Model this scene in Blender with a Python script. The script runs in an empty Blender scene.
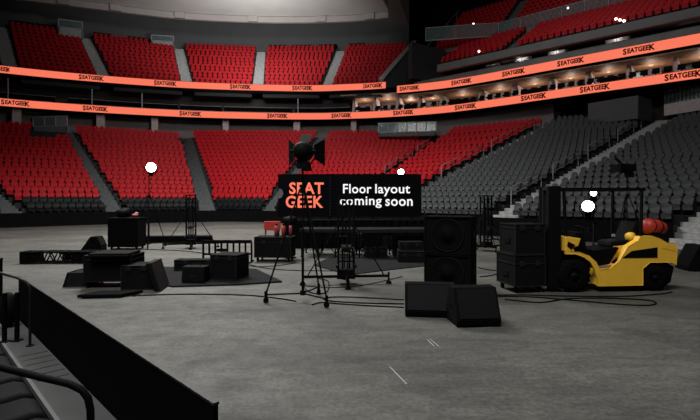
import bpy, math, random
from mathutils import Vector, Matrix
random.seed(7)
S = bpy.context.scene
COL = S.collection
PI = math.pi
F, HC, HY = 450.0, 1.85, 200.0          # focal (px), camera height, horizon row

# ------------------------------------------------------------------ projection helpers
def ray(x): return (x-350.0)/F
def D(x, y, t):                          # point seen at pixel (x, y) at depth t
    return Vector(((x-350)/F*t, t, HC+(HY-y)/F*t))
def G(x, y, z=0.0):                      # point at height z seen at pixel (x, y)
    t = F*(HC-z)/(y-HY)
    return Vector(((x-350)/F*t, t, z))
UA = Vector((-.7055, .7087, 0)); UP = Vector((.7087, .7055, 0))
def W(a, p, z=0.0):
    v = UA*a+UP*p; return Vector((v.x, v.y, z))
def AP(v): return (v.x*UA.x+v.y*UA.y, v.x*UP.x+v.y*UP.y)
def lerp(a, b, f): return a+(b-a)*f
def ray_hit(path, x, z=0.0):
    """where the vertical plane through pixel column x meets a plan polyline of (a, p) points"""
    r = ray(x); best = None
    for (q0, q1) in zip(path, path[1:]):
        A = W(*q0); B = W(*q1)
        fa = A.x-r*A.y; fb = B.x-r*B.y
        if fa*fb <= 0 and fa != fb:
            f = fa/(fa-fb); P = A.lerp(B, f)
            if P.y > .5:
                d = (B-A).normalized()
                P.z = z
                if best is None or P.y > best[0].y: best = (P, d)
    return best
def sub_path(path, x0, x1):
    """the part of a plan path between two pixel columns"""
    A = ray_hit(path, x0)[0]; B = ray_hit(path, x1)[0]
    return [AP(A)]+[q for q in path if x0 < 350+F*W(*q).x/max(W(*q).y, .1) < x1 and W(*q).y > 1]+[AP(B)]
def smooth_path(pts, n=6):
    out = []
    for i in range(len(pts)-1):
        p0 = pts[max(i-1, 0)]; p1 = pts[i]; p2 = pts[i+1]; p3 = pts[min(i+2, len(pts)-1)]
        for k in range(n):
            t = k/n
            out.append(tuple(.5*((2*b)+(-a+c)*t+(2*a-5*b+4*c-d)*t*t+(-a+3*b-3*c+d)*t**3)
                             for a, b, c, d in zip(p0, p1, p2, p3)))
    out.append(tuple(pts[-1])); return out
def offset_path(path, s):
    """shift a plan path outward (away from the floor)"""
    out = []
    for i, q in enumerate(path):
        a = Vector(path[max(i-1, 0)]); b = Vector(path[min(i+1, len(path)-1)])
        d = (b-a).normalized(); n = Vector((-d.y, d.x))
        if n.x+n.y < 0: n = -n
        out.append((q[0]+n.x*s, q[1]+n.y*s))
    return out

# ------------------------------------------------------------------ materials
def mat(name, col, rough=.6, metal=0.0, noise=0.0, nscale=8.0, bump=0.0, emit=None, estr=0.0, spec=.5):
    m = bpy.data.materials.new(name); m.use_nodes = True
    nt = m.node_tree; b = nt.nodes['Principled BSDF']
    c = (*col, 1)
    b.inputs['Base Color'].default_value = c
    b.inputs['Roughness'].default_value = rough
    b.inputs['Metallic'].default_value = metal
    b.inputs['Specular IOR Level'].default_value = spec
    if emit:
        b.inputs['Emission Color'].default_value = (*emit, 1); b.inputs['Emission Strength'].default_value = estr
    if noise or bump:
        tc = nt.nodes.new('ShaderNodeTexCoord'); n = nt.nodes.new('ShaderNodeTexNoise')
        n.inputs['Scale'].default_value = nscale; n.inputs['Detail'].default_value = 5
        nt.links.new(tc.outputs['Object'], n.inputs['Vector'])
        if noise:
            r = nt.nodes.new('ShaderNodeValToRGB')
            r.color_ramp.elements[0].position = .3; r.color_ramp.elements[1].position = .7
            r.color_ramp.elements[0].color = (*[v*(1-noise) for v in col], 1)
            r.color_ramp.elements[1].color = (*[min(1, v*(1+noise)) for v in col], 1)
            nt.links.new(n.outputs['Fac'], r.inputs['Fac']); nt.links.new(r.outputs['Color'], b.inputs['Base Color'])
        if bump:
            bp = nt.nodes.new('ShaderNodeBump'); bp.inputs['Strength'].default_value = bump; bp.inputs['Distance'].default_value = .02
            nt.links.new(n.outputs['Fac'], bp.inputs['Height']); nt.links.new(bp.outputs['Normal'], b.inputs['Normal'])
    return m
def glass(name, col, alpha):
    m = mat(name, col, .08); b = m.node_tree.nodes['Principled BSDF']
    b.inputs['Alpha'].default_value = alpha
    return m
M = {}
M['red'] = mat('red_seat_plastic', (.40, .009, .014), .6, noise=.12, nscale=3, spec=.15)
M['charcoal'] = mat('charcoal_seat_plastic', (.052, .055, .057), .6, noise=.15, nscale=3, spec=.2)
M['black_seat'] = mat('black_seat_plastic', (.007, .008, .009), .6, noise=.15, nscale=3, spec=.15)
M['seat_frame'] = mat('black_seat_frame', (.006, .006, .0065), .7, spec=.1)
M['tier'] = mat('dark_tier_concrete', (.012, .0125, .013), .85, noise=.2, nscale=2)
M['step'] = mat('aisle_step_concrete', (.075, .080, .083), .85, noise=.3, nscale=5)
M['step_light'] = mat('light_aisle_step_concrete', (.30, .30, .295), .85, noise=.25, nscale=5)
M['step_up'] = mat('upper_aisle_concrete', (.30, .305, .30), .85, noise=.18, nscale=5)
M['wall_dark'] = mat('dark_grey_wall_paint', (.072, .074, .075), .8, noise=.08, nscale=.6)
M['wall_brown'] = mat('grey_brown_concourse_wall', (.16, .135, .13), .85, noise=.1, nscale=.8)
M['column'] = mat('pale_concrete_column', (.42, .36, .355), .8, noise=.1, nscale=4)
M['black'] = mat('matte_black', (.004, .004, .0044), .9, spec=.03)
M['black_wall'] = mat('black_drape_wall', (.003, .003, .0034), .9, noise=.2, nscale=2, spec=.05)
M['black_soft'] = mat('black_carpet_covering', (.0038, .0038, .004), .95, noise=.2, nscale=30, spec=.06)
M['case'] = mat('black_laminate_case', (.0055, .0058, .006), .75, noise=.15, nscale=12, spec=.07)
M['metal_black'] = mat('black_painted_steel', (.004, .004, .0045), .65, spec=.07)
M['metal'] = mat('brushed_steel', (.30, .32, .32), .4, .25)
M['rail_grey'] = mat('grey_handrail_paint', (.22, .22, .22), .5)
M['metal_dark'] = mat('dull_dark_steel', (.016, .0165, .017), .55, .3, spec=.2)
M['grille'] = mat('black_speaker_grille', (.005, .005, .0055), .6, noise=.4, nscale=120, bump=.3, spec=.1)
M['rubber'] = mat('black_rubber', (.0035, .0035, .004), .9, noise=.25, nscale=20, spec=.05)
M['mat_grey'] = mat('dark_grey_stage_mat', (.012, .012, .013), .9, noise=.2, nscale=6, spec=.08)
M['yellow'] = mat('yellow_truck_paint', (.90, .52, .045), .45, noise=.05, nscale=4)
M['ribbon'] = mat('coral_led_ribbon', (.02, .01, .01), .6, emit=(.96, .19, .108), estr=1.0, spec=.1)
M['ink'] = mat('black_ribbon_lettering', (.006, .004, .004), .9, spec=.05)
M['coral'] = mat('coral_sign_lettering', (.3, .08, .05), .6, emit=(.96, .19, .108), estr=.97, spec=.1)
M['white_letter'] = mat('white_sign_lettering', (.3, .3, .3), .6, emit=(.9, .9, .9), estr=.95, spec=.1)
M['sign'] = mat('near_black_sign_panel', (.0022, .0025, .004), .8, spec=.08)
M['suite_ceiling'] = mat('warm_wood_suite_ceiling', (.30, .165, .095), .6, noise=.25, nscale=3)
M['suite_wall'] = mat('pale_pink_suite_partition', (.52, .43, .42), .7, noise=.05)
M['concrete_mid'] = mat('mid_grey_concrete', (.15, .155, .155), .8, noise=.12, nscale=1.5)
M['concrete_beam'] = mat('balcony_edge_paint', (.135, .135, .135), .8, noise=.1, nscale=1)
M['soffit'] = mat('pale_soffit_paint', (.55, .54, .52), .8, noise=.06, nscale=.4)
M['soffit_band'] = mat('taupe_soffit_band', (.30, .27, .26), .8, noise=.08, nscale=.5)
M['white'] = mat('white_lacquer', (.62, .58, .57), .5)
M['screen'] = mat('black_television_screen', (.006, .006, .007), .2)
M['glass'] = glass('teal_rail_glass', (.16, .235, .245), .38)
M['glass_pale'] = glass('pale_rail_glass', (.28, .34, .345), .5)
M['lamp'] = mat('lit_lamp_lens', (.9, .9, .9), .3, emit=(1, .97, .95), estr=14)
M['bulb'] = mat('small_lit_downlight', (.9, .9, .9), .3, emit=(1, .93, .85), estr=5)
M['bulb_warm'] = mat('warm_suite_light', (.2, .18, .15), .3, emit=(1, .62, .34), estr=.6)
M['red_tank'] = mat('red_gas_tank_paint', (.50, .045, .03), .45, noise=.12, nscale=8)
M['red_case'] = mat('bright_red_plastic', (.55, .05, .035), .5, noise=.08)
M['pink'] = mat('faded_pink_plastic', (.36, .06, .08), .6, noise=.1)
M['pale'] = mat('pale_grey_cloth', (.30, .28, .27), .8, noise=.15)
M['barn'] = mat('dull_green_grey_shutter', (.0045, .006, .0055), .8, spec=.06)
M['vinyl'] = mat('black_vinyl_cushion', (.0045, .0045, .005), .7, noise=.2, nscale=25, spec=.07)
M['near_floor'] = mat('dark_grey_painted_step', (.05, .051, .052), .85, noise=.12, nscale=3)
M['nosing'] = mat('grey_step_nosing', (.105, .107, .107), .7, noise=.1)
M['edge_cap'] = mat('worn_board_cap', (.018, .018, .017), .6, noise=.3, nscale=20)
M['chalk'] = mat('white_chalk_line', (.30, .30, .285), .9, noise=.2, nscale=40)

def floor_mat():
    m = bpy.data.materials.new('worn_arena_concrete'); m.use_nodes = True
    nt = m.node_tree; b = nt.nodes['Principled BSDF']; L = nt.links.new
    tc = nt.nodes.new('ShaderNodeTexCoord')
    mp = nt.nodes.new('ShaderNodeMapping'); mp.inputs['Rotation'].default_value = (0, 0, .1); mp.inputs['Scale'].default_value = (.35, 1.1, 1)
    L(tc.outputs['Object'], mp.inputs['Vector'])
    def noise(scale, detail, src, rough=.6):
        n = nt.nodes.new('ShaderNodeTexNoise'); n.inputs['Scale'].default_value = scale; n.inputs['Detail'].default_value = detail
        n.inputs['Roughness'].default_value = rough
        L(src, n.inputs['Vector']); return n
    def ramp(fac, p0, p1, c0, c1):
        r = nt.nodes.new('ShaderNodeValToRGB'); r.color_ramp.elements[0].position = p0; r.color_ramp.elements[1].position = p1
        r.color_ramp.elements[0].color = (*c0, 1); r.color_ramp.elements[1].color = (*c1, 1)
        L(fac, r.inputs['Fac']); return r
    def mixc(fac, a, c, mode='MIX'):
        x = nt.nodes.new('ShaderNodeMixRGB'); x.blend_type = mode
        if isinstance(fac, float): x.inputs[0].default_value = fac
        else: L(fac, x.inputs[0])
        for k, v in ((1, a), (2, c)):
            if isinstance(v, tuple): x.inputs[k].default_value = (*v, 1)
            else: L(v, x.inputs[k])
        return x.outputs[0]
    big = ramp(noise(.55, 4, mp.outputs[0]).outputs['Fac'], .35, .68, (.060, .0597, .0553), (.105, .104, .096))
    mid = ramp(noise(3.6, 10, mp.outputs[0], .78).outputs['Fac'], .30, .70, (.55, .55, .55), (1.35, 1.34, 1.31))
    c = mixc(1.0, big.outputs[0], mid.outputs[0], 'MULTIPLY')
    fine = ramp(noise(20, 8, tc.outputs['Object'], .75).outputs['Fac'], .35, .7, (.58, .58, .58), (1.42, 1.42, 1.41))
    c = mixc(1.0, c, fine.outputs[0], 'MULTIPLY')
    pn = noise(.42, 5, tc.outputs['Object'], .55)
    patch = ramp(pn.outputs['Fac'], .50, .515, (.90, .90, .91), (1.05, 1.04, 1.02))
    c = mixc(1.0, c, patch.outputs[0], 'MULTIPLY')
    ed = ramp(pn.outputs['Fac'], .492, .512, (0, 0, 0), (0, 0, 0)); el = ed.color_ramp.elements.new(.503); el.color = (.14, .14, .14, 1)
    c = mixc(ed.outputs[0], c, (.20, .20, .185))
    # scuffs: thin pale scratch flecks
    mp2 = nt.nodes.new('ShaderNodeMapping'); mp2.inputs['Rotation'].default_value = (0, 0, -.25); mp2.inputs['Scale'].default_value = (1.2, 5, 1)
    L(tc.outputs['Object'], mp2.inputs['Vector'])
    sc = ramp(noise(7, 7, mp2.outputs[0], .72).outputs['Fac'], .66, .74, (0, 0, 0), (1, 1, 1))
    gate = ramp(noise(.9, 3, tc.outputs['Object']).outputs['Fac'], .5, .62, (0, 0, 0), (.75, .75, .75))
    f = mixc(1.0, sc.outputs[0], gate.outputs[0], 'MULTIPLY')
    c = mixc(f, c, (.24, .24, .225))
    # dark scuff spots
    dk = ramp(noise(1.6, 5, mp2.outputs[0], .6).outputs['Fac'], .64, .76, (0, 0, 0), (.55, .55, .55))
    c = mixc(dk.outputs[0], c, (.042, .042, .039))
    L(c, b.inputs['Base Color'])
    rr = ramp(noise(3, 5, tc.outputs['Object']).outputs['Fac'], .3, .7, (.55, .55, .55), (.8, .8, .8))
    L(rr.outputs[0], b.inputs['Roughness']); b.inputs['Specular IOR Level'].default_value = .3
    bp = nt.nodes.new('ShaderNodeBump'); bp.inputs['Strength'].default_value = .15; bp.inputs['Distance'].default_value = .01
    L(mid.outputs[0], bp.inputs['Height']); L(bp.outputs['Normal'], b.inputs['Normal'])
    return m
M['floor'] = floor_mat()

# ------------------------------------------------------------------ mesh builder
class MB:
    def __init__(s): s.v = []; s.f = []; s.mi = []; s.sm = []
    def add(s, vs, fs, mi=0, smooth=False):
        o = len(s.v); s.v += [tuple(v) for v in vs]
        for f in fs: s.f.append(tuple(i+o for i in f)); s.mi.append(mi); s.sm.append(smooth)
        return s
    def hexa(s, p, mi=0):                # eight points: bottom four, top four (counter-clockwise)
        return s.add(p, [(3, 2, 1, 0), (4, 5, 6, 7), (0, 1, 5, 4), (1, 2, 6, 5), (2, 3, 7, 6), (3, 0, 4, 7)], mi)
    def box(s, x0, x1, y0, y1, z0, z1, mi=0):
        return s.hexa([(x0, y0, z0), (x1, y0, z0), (x1, y1, z0), (x0, y1, z0), (x0, y0, z1), (x1, y0, z1), (x1, y1, z1), (x0, y1, z1)], mi)
    def obox(s, c, dims, rot=None, mi=0):
        dx, dy, dz = [d/2 for d in dims]; c = Vector(c)
        R = rot or Matrix.Identity(3)
        return s.hexa([c+R@Vector(q) for q in ((-dx, -dy, -dz), (dx, -dy, -dz), (dx, dy, -dz), (-dx, dy, -dz), (-dx, -dy, dz), (dx, -dy, dz), (dx, dy, dz), (-dx, dy, dz))], mi)
    def prism(s, poly, vec, mi=0):       # polygon (3-D points) swept along vec
        n = len(poly); vec = Vector(vec); a = [Vector(p) for p in poly]; b = [p+vec for p in a]
        return s.add(a+b, [tuple(range(n-1, -1, -1)), tuple(range(n, 2*n))]+[(i, (i+1) % n, n+(i+1) % n, n+i) for i in range(n)], mi)
    def prism_xz(s, pts, y0, y1, mi=0): return s.prism([(x, y0, z) for x, z in pts], (0, y1-y0, 0), mi)
    def prism_yz(s, pts, x0, x1, mi=0): return s.prism([(x0, y, z) for y, z in pts], (x1-x0, 0, 0), mi)
    def tube(s, pts, r, n=8, mi=0, cap=True, r1=None):
        pts = [Vector(p) for p in pts]; k = len(pts); rings = []
        up = None
        for i, p in enumerate(pts):
            d = (pts[min(i+1, k-1)]-pts[max(i-1, 0)]).normalized()
            if up is None: up = Vector((0, 0, 1)) if abs(d.z) < .9 else Vector((1, 0, 0))
            u = d.cross(up).normalized(); w = u.cross(d).normalized(); up = w
            rr = r if r1 is None else lerp(r, r1, i/(k-1))
            rings.append([p+(u*math.cos(2*PI*j/n)+w*math.sin(2*PI*j/n))*rr for j in range(n)])
        vs = [v for g in rings for v in g]
        fs = [(i*n+j, i*n+(j+1) % n, (i+1)*n+(j+1) % n, (i+1)*n+j) for i in range(k-1) for j in range(n)]
        s.add(vs, fs, mi, True)
        if cap: s.add(rings[0], [tuple(range(n-1, -1, -1))], mi); s.add(rings[-1], [tuple(range(n))], mi)
        return s
    def cyl(s, p0, p1, r, n=16, mi=0, r1=None): return s.tube([p0, p1], r, n, mi, True, r1)
    def lathe(s, prof, c, axis, n=24, mi=0):   # prof: (radius, distance along axis)
        axis = Vector(axis).normalized(); c = Vector(c)
        u = axis.orthogonal().normalized(); w = axis.cross(u)
        rings = [[c+axis*h+(u*math.cos(2*PI*j/n)+w*math.sin(2*PI*j/n))*max(r, 1e-4) for j in range(n)] for r, h in prof]
        k = len(rings)
        return s.add([v for g in rings for v in g], [(i*n+j, i*n+(j+1) % n, (i+1)*n+(j+1) % n, (i+1)*n+j) for i in range(k-1) for j in range(n)], mi, True)
    def ball(s, c, r, n=12, mi=0, sz=1.0):
        prof = [(r*math.sin(PI*i/8), -r*sz*math.cos(PI*i/8)) for i in range(9)]
        return s.lathe(prof, c, (0, 0, 1), n, mi)
    def mesh(s, name, mats):
        me = bpy.data.meshes.new(name); me.from_pydata(s.v, [], s.f)
        for m in (mats if isinstance(mats, (list, tuple)) else [mats]): me.materials.append(m)
        me.polygons.foreach_set('material_index', s.mi); me.polygons.foreach_set('use_smooth', s.sm)
        me.update(); return me
    def build(s, name, mats, parent=None, world=False, bevel=0.0):
        if world and parent is not None:       # the points are in world space: bring them into the parent's frame
            inv = (Matrix.Translation(parent.location) @ Matrix.Rotation(parent.rotation_euler.z, 4, 'Z')).inverted()
            s.v = [tuple(inv @ Vector(v)) for v in s.v]
        o = bpy.data.objects.new(name, s.mesh(name, mats)); COL.objects.link(o)
        if parent is not None: o.parent = parent
        if bevel:
            b = o.modifiers.new('bevel', 'BEVEL'); b.width = bevel; b.segments = 2; b.limit_method = 'ANGLE'; b.angle_limit = math.radians(40)
        return o

def tag(o, label=None, cat=None, group=None, kind=None):
    if label: o['label'] = label
    if cat: o['category'] = cat
    if group: o['group'] = group
    if kind: o['kind'] = kind
    return o
def thing(name, label, cat, loc=(0, 0, 0), rz=0.0, group=None):
    o = bpy.data.objects.new(name, None); COL.objects.link(o)
    o.location = Vector(loc); o.rotation_euler = (0, 0, rz); o.empty_display_size = .2
    return tag(o, label, cat, group)
def struct(name, mb, m, bevel=0.0, parent=None):
    o = mb.build(name, m, parent, bevel=bevel)
    if parent is None: o['kind'] = 'structure'
    return o
def copy_tree(o, parent=None):
    c = o.copy(); COL.objects.link(c)
    if parent is not None: c.parent = parent
    for ch in list(o.children): copy_tree(ch, c)
    return c
ORD = ['', 'first', 'second', 'third', 'fourth', 'fifth', 'sixth', 'seventh', 'eighth', 'ninth', 'tenth', 'eleventh', 'twelfth',
       'thirteenth', 'fourteenth', 'fifteenth', 'sixteenth', 'seventeenth', 'eighteenth', 'nineteenth']
def ordinal(n):
    if n < 20: return ORD[n]
    tens = {2: ('twenty', 'twentieth'), 3: ('thirty', 'thirtieth'), 4: ('forty', 'fortieth'), 5: ('fifty', 'fiftieth'),
            6: ('sixty', 'sixtieth'), 7: ('seventy', 'seventieth')}[n//10]
    return tens[1] if n % 10 == 0 else tens[0]+'-'+ORD[n % 10]

def text_mesh(s, size, weight=0.0, depth=.01, spacing=1.0, align='CENTER'):
    cu = bpy.data.curves.new('lettering', 'FONT'); cu.body = s; cu.size = size; cu.align_x = align; cu.align_y = 'CENTER'
    cu.offset = weight; cu.extrude = depth; cu.space_character = spacing; cu.resolution_u = 3
    ob = bpy.data.objects.new('lettering', cu); COL.objects.link(ob)
    bpy.context.view_layer.update()
    me = bpy.data.meshes.new_from_object(ob.evaluated_get(bpy.context.evaluated_depsgraph_get()))
    bpy.data.objects.remove(ob); bpy.data.curves.remove(cu)
    return me
def mesh_to_mb(me, mtx, mb):
    mb.add([mtx @ v.co for v in me.vertices], [tuple(p.vertices) for p in me.polygons])
def face_matrix(loc, right, up=Vector((0, 0, 1))):
    right = Vector(right).normalized(); n = right.cross(up).normalized()
    m = Matrix((right, up, n)).transposed().to_4x4(); m.translation = Vector(loc); return m

# ================================================================== CAMERA
cd = bpy.data.cameras.new('camera'); cam = bpy.data.objects.new('camera', cd); COL.objects.link(cam)
cd.sensor_width = 36; cd.lens = F/700*36; cd.shift_y = -10/700; cd.clip_start = .05; cd.clip_end = 300
cam.location = (0, 0, HC); cam.rotation_euler = (PI/2, 0, 0); S.camera = cam

# ================================================================== THE BOWL
BOARDS = smooth_path([(37.6, -4), (37.4, 4.65), (37.0, 13.0), (35.8, 17.2), (34.2, 19.9), (31.5, 21.3), (27, 21.45), (11.5, 21.5), (3.6, 21.5)], 5)
FRONT = offset_path(BOARDS, 1.1)
RIB = smooth_path([(54.6, -2), (53.2, 6.5), (50.3, 14.2), (45.7, 22.7), (39.0, 31.1), (34.8, 34.6), (31.9, 36.5), (27.5, 38.5), (23.1, 39.6), (14.7, 40.3), (5.3, 41.1), (-4, 41.6)], 6)
ZT, ZTU = 9.18, 22.0
def back_pt(x, y, zt):
    t = F*(zt-HC)/(HY-y); return D(x, y, t)

# floor
fl = MB(); fl.add([(-60, -8, 0), (70, -8, 0), (70, 75, 0), (-60, 75, 0)], [(0, 1, 2, 3)])
floor = struct('floor', fl, M['floor'])

# low black wall around the floor, with its cap
def strip_wall(path, z0, z1, thick, mb, mi=0):
    out = offset_path(path, thick)
    for i in range(len(path)-1):
        a, b, c, d = path[i], path[i+1], out[i+1], out[i]
        mb.hexa([W(*a, z0), W(*b, z0), W(*c, z0), W(*d, z0), W(*a, z1), W(*b, z1), W(*c, z1), W(*d, z1)], mi)
def slab(path, s0, s1, z0, z1, mb, mi=0):
    strip_wall(offset_path(path, s0), z0, z1, s1-s0, mb, mi)
w = MB(); strip_wall(BOARDS, 0, .96, .15, w); struct('wall_rink', w, M['black_wall'])
w = MB(); slab(BOARDS, .15, 1.15, 0, .8, w); struct('trim_1', w, M['tier'])

def frustum_ok(P): return P.y > 1
SEATS = []   # (colour, position, right vector, section, row, index, count)
def section(sec, fx0, fx1, b0, b1, rows, z0, ztop, front, colour, dark_rows=0, skip=None, pitch=.5):
    """one block of seating between two stairs: straight rows between its four corners"""
    FL = ray_hit(front, fx0)[0] if not isinstance(fx0, Vector) else fx0
    FR = ray_hit(front, fx1)[0] if not isinstance(fx1, Vector) else fx1
    BL = back_pt(*b0, ztop) if not isinstance(b0, Vector) else b0
    BR = back_pt(*b1, ztop) if not isinstance(b1, Vector) else b1
    zb = ztop-.8
    rise = (zb-z0)/(rows-1); mb = MB()
    def LR(f): 
        l = FL.lerp(BL, f); r = FR.lerp(BR, f); return l, r
    for i in range(rows):
        z = z0+i*rise
        l0, r0 = LR((i-.5)/(rows-1)); l1, r1 = LR((i+.5)/(rows-1))
        if i == rows-1:
            l1, r1 = LR((i+1.3)/(rows-1))
        q = lambda v, h: Vector((v.x, v.y, h))
        low = z-rise-.25
        mb.hexa([q(l0, low), q(r0, low), q(r1, low), q(l1, low), q(l0, z), q(r0, z), q(r1, z), q(l1, z)])
        lc, rc = LR(i/(rows-1)); d = (rc-lc); d.z = 0; ln = d.length; d.normalize()
        n = max(1, int(ln/pitch)); m0 = (ln-n*pitch)/2
        for k in range(n):
            P = lc+d*(m0+(k+.5)*pitch); P.z = z
            px = 350+F*P.x/P.y; py = HY-F*(z+.6-HC)/P.y
            if skip and skip(px, py): continue
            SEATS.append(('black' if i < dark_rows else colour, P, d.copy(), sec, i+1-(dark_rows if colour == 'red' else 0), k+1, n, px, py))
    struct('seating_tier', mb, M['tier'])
    return FL, FR, BL, BR, rows, z0, rise
def aisle(A, B, m, name='aisle_stairs', floor_z=-9):
    """stairs between the right edge of block A and the left edge of block B"""
    FL, BL = A[1], A[3]; FR, BR = B[0], B[2]
    rows, z0, rise = A[4], A[5], A[6]; mb = MB()
    q = lambda v, h: Vector((v.x, v.y, h))
    for j in range(rows*2):
        f0 = (j*.5-.5)/(rows-1); f1 = f0+.5/(rows-1); z = z0+(j*.5-.5)*rise
        l0, r0, l1, r1 = FL.lerp(BL, f0), FR.lerp(BR, f0), FL.lerp(BL, f1), FR.lerp(BR, f1)
        lo = max(z-rise-.3, floor_z)
        if z <= lo+.02: continue
        mb.hexa([q(l0, lo), q(r0, lo), q(r1, lo), q(l1, lo), q(l0, z), q(r0, z), q(r1, z), q(l1, z)])
    return struct(name, mb, m)

N = 20; Z0 = .85
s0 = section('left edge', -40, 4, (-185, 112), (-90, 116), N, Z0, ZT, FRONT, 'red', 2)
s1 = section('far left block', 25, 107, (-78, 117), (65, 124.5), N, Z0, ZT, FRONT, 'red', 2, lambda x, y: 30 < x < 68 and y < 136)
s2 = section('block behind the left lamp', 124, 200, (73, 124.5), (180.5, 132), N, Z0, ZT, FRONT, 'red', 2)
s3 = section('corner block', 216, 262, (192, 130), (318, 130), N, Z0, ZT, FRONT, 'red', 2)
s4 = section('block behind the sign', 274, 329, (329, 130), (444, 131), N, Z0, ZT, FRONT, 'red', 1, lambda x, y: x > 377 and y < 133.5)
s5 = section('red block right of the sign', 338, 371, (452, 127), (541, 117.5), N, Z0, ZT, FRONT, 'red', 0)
s6 = section('dark block left of the long stairs', 385, 487, (556, 116.5), (655, 111), 22, Z0, ZT, FRONT, 'charcoal', 0, lambda x, y: x > 586 and y < 118, .43)
s7 = section('dark block behind the forklift', 512, 674, (686, 109), (1010, 62), 22, Z0, ZT, FRONT, 'charcoal', 0, None, .43)
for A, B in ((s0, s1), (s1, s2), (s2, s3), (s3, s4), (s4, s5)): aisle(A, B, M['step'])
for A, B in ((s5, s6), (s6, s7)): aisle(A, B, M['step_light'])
# right-hand stairs that come down to the floor beside the last dark block
mb = MB(); A = s7; e = (A[3]-A[1]); e.z = 0; e.normalize(); across = Vector((e.y, -e.x, 0))
for j in range(12):
    o = A[1]-e*1.35+e*(j*.42); z = .14+j*.2
    r = o+across*2.0
    mb.hexa([Vector((v.x, v.y, h)) for h in (0, z) for v in (o, r, r+e*.42, o+e*.42)])
struct('floor_stairs', mb, M['step_light'])

# concourse floor, rear wall and the ring slab that carries the suites
cb = MB(); slab(sub_path(RIB, -60, 541), -.6, 3.2, 8.0, 8.36, cb); struct('concourse_floor', cb, M['tier'])
w = MB(); slab(sub_path(RIB, -60, 545), 2.4, 2.7, 8.2, 11.5, w); slab(sub_path(RIB, 540, 760), 6.0, 6.3, 8.2, 11.5, w); struct('wall_concourse', w, M['wall_brown'])
w = MB(); slab(RIB, .12, 6.8, 10.75, 11.38, w); struct('suite_slab', w, M['black_wall'])
# the dark bays behind the lower ribbon on the left
iL = 44
RIBL = RIB[:iL]                      # far end and corner
UPL = [q for q in RIB]
w = MB(); slab(sub_path(RIB, -40, 346), 2.6, 2.9, 11.3, 14.0, w); struct('wall_suites', w, mat('dark_maroon_recess_wall', (.035, .024, .025), .8, noise=.15))

# ------------------------------------------------------------------ upper deck on the left and corner
def up_y(x):
    pts = [(-120, 8), (-60, 13), (0, 20), (50, 26), (100, 34), (180, 43), (260, 46), (300, 46), (340, 45), (410, 42)]
    for (xa, ya), (xb, yb) in zip(pts, pts[1:]):
        if x <= xb: return lerp(ya, yb, (x-xa)/(xb-xa))
    return pts[-1][1]
NU = 13; UF = offset_path(RIB, .75)
def ub(x): return (x, up_y(x))
u0 = section('upper left edge', -55, 2, ub(-95), ub(-3), NU, 14.0, ZTU, UF, 'red', 0, None, .55)
u1 = section('upper far left block', 20, 99, ub(7), ub(80), NU, 14.0, ZTU, UF, 'red', 0, lambda x, y: x > 56 and y < 36, .55)
u2 = section('upper block beside', 113, 182, ub(91), ub(174), NU, 14.0, ZTU, UF, 'red', 0, lambda x, y: x > 149 and y < 43.5, .55)
u3 = section('upper middle block', 194, 252, ub(184), ub(257), NU, 14.0, ZTU, UF, 'red', 0, None, .55)
u4 = section('upper corner block', 263, 320, ub(265.5), ub(336), NU, 14.0, ZTU, UF, 'red', 0, None, .55)
u5 = section('upper end block', 330, 381, ub(345.5), ub(409), NU, 14.0, ZTU, UF, 'red', 0, None, .55)
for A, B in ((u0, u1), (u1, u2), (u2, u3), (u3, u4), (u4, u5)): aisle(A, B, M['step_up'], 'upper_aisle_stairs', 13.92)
# wall behind the upper deck
tops = [u0[2], u1[2], u1[3], u2[3], u3[3], u4[3], u5[3]]
tp = [AP(v) for v in tops]; UT = offset_path(smooth_path(tp, 4), 1.5)
w = MB(); strip_wall(UT, 20.2, 30, .3, w); struct('wall_upper', w, M['wall_dark'])
# end wall of the upper deck: a sloping concrete parapet
a0, a1 = u5[1], u5[3]; d = (a1-a0); d.z = 0; d.normalize(); sd = Vector((d.y, -d.x, 0))
b0 = a0-d*.5; b1 = a1+d*1.2
w = MB(); g = lambda v, h: Vector((v.x, v.y, h))
w.hexa([g(b0, 13.6), g(b0+sd*.5, 13.6), g(b1+sd*.5, 13.6), g(b1, 13.6), g(b0, 14.9), g(b0+sd*.5, 14.9), g(b1+sd*.5, 22.4), g(b1, 22.4)])
struct('wall_parapet', w, M['concrete_mid'], bevel=.04)
w = MB(); w.hexa([g(b0-sd*.05, 14.9), g(b0+sd*.62, 14.9), g(b1+sd*.62, 22.4), g(b1-sd*.05, 22.4), g(b0-sd*.05, 15.02), g(b0+sd*.62, 15.02), g(b1+sd*.62, 22.52), g(b1-sd*.05, 22.52)])
struct('trim_2', w, M['step_up'])
# slab beneath the upper deck
w = MB(); slab(RIB[:iL], .12, 6.0, 13.55, 13.9, w); struct('upper_slab', w, M['black_wall'])

# soffit ring and roof
SOF = smooth_path([(66, -6), (58.4, 9.4), (55.3, 15.7), (51.5, 23.1), (45.0, 31.3), (38.0, 37.8), (34.0, 40.2)], 5)
w = MB(); slab(SOF, 0, .35, 23.15, 23.85, w); struct('trim_3', w, M['soffit_band'])
w = MB(); slab(SOF, -9.0, .05, 23.9, 24.3, w); struct('ceiling', w, M['soffit'])
w = MB()
for k in (7, 11, 15, 19, 23, 27):       # joint covers along the band
    if k+1 < len(SOF):
        A = W(*SOF[k]); B = W(*SOF[k+1]); dd = (B-A).normalized(); nn = Vector((-dd.y, dd.x, 0))
        if nn.dot(A) > 0: nn = -nn
        c = A+nn*.1
        w.obox((c.x, c.y, 23.5), (1.1, .3, .7), Matrix((dd, nn, Vector((0, 0, 1)))).transposed())
struct('trim_4', w, M['soffit_band'])
w = MB(); A = W(*SOF[-1]); A2 = W(SOF[-1][0]-2.6, SOF[-1][1]+.4)
Ai = W(SOF[-1][0]-5.5, SOF[-1][1]-6.5)
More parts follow.
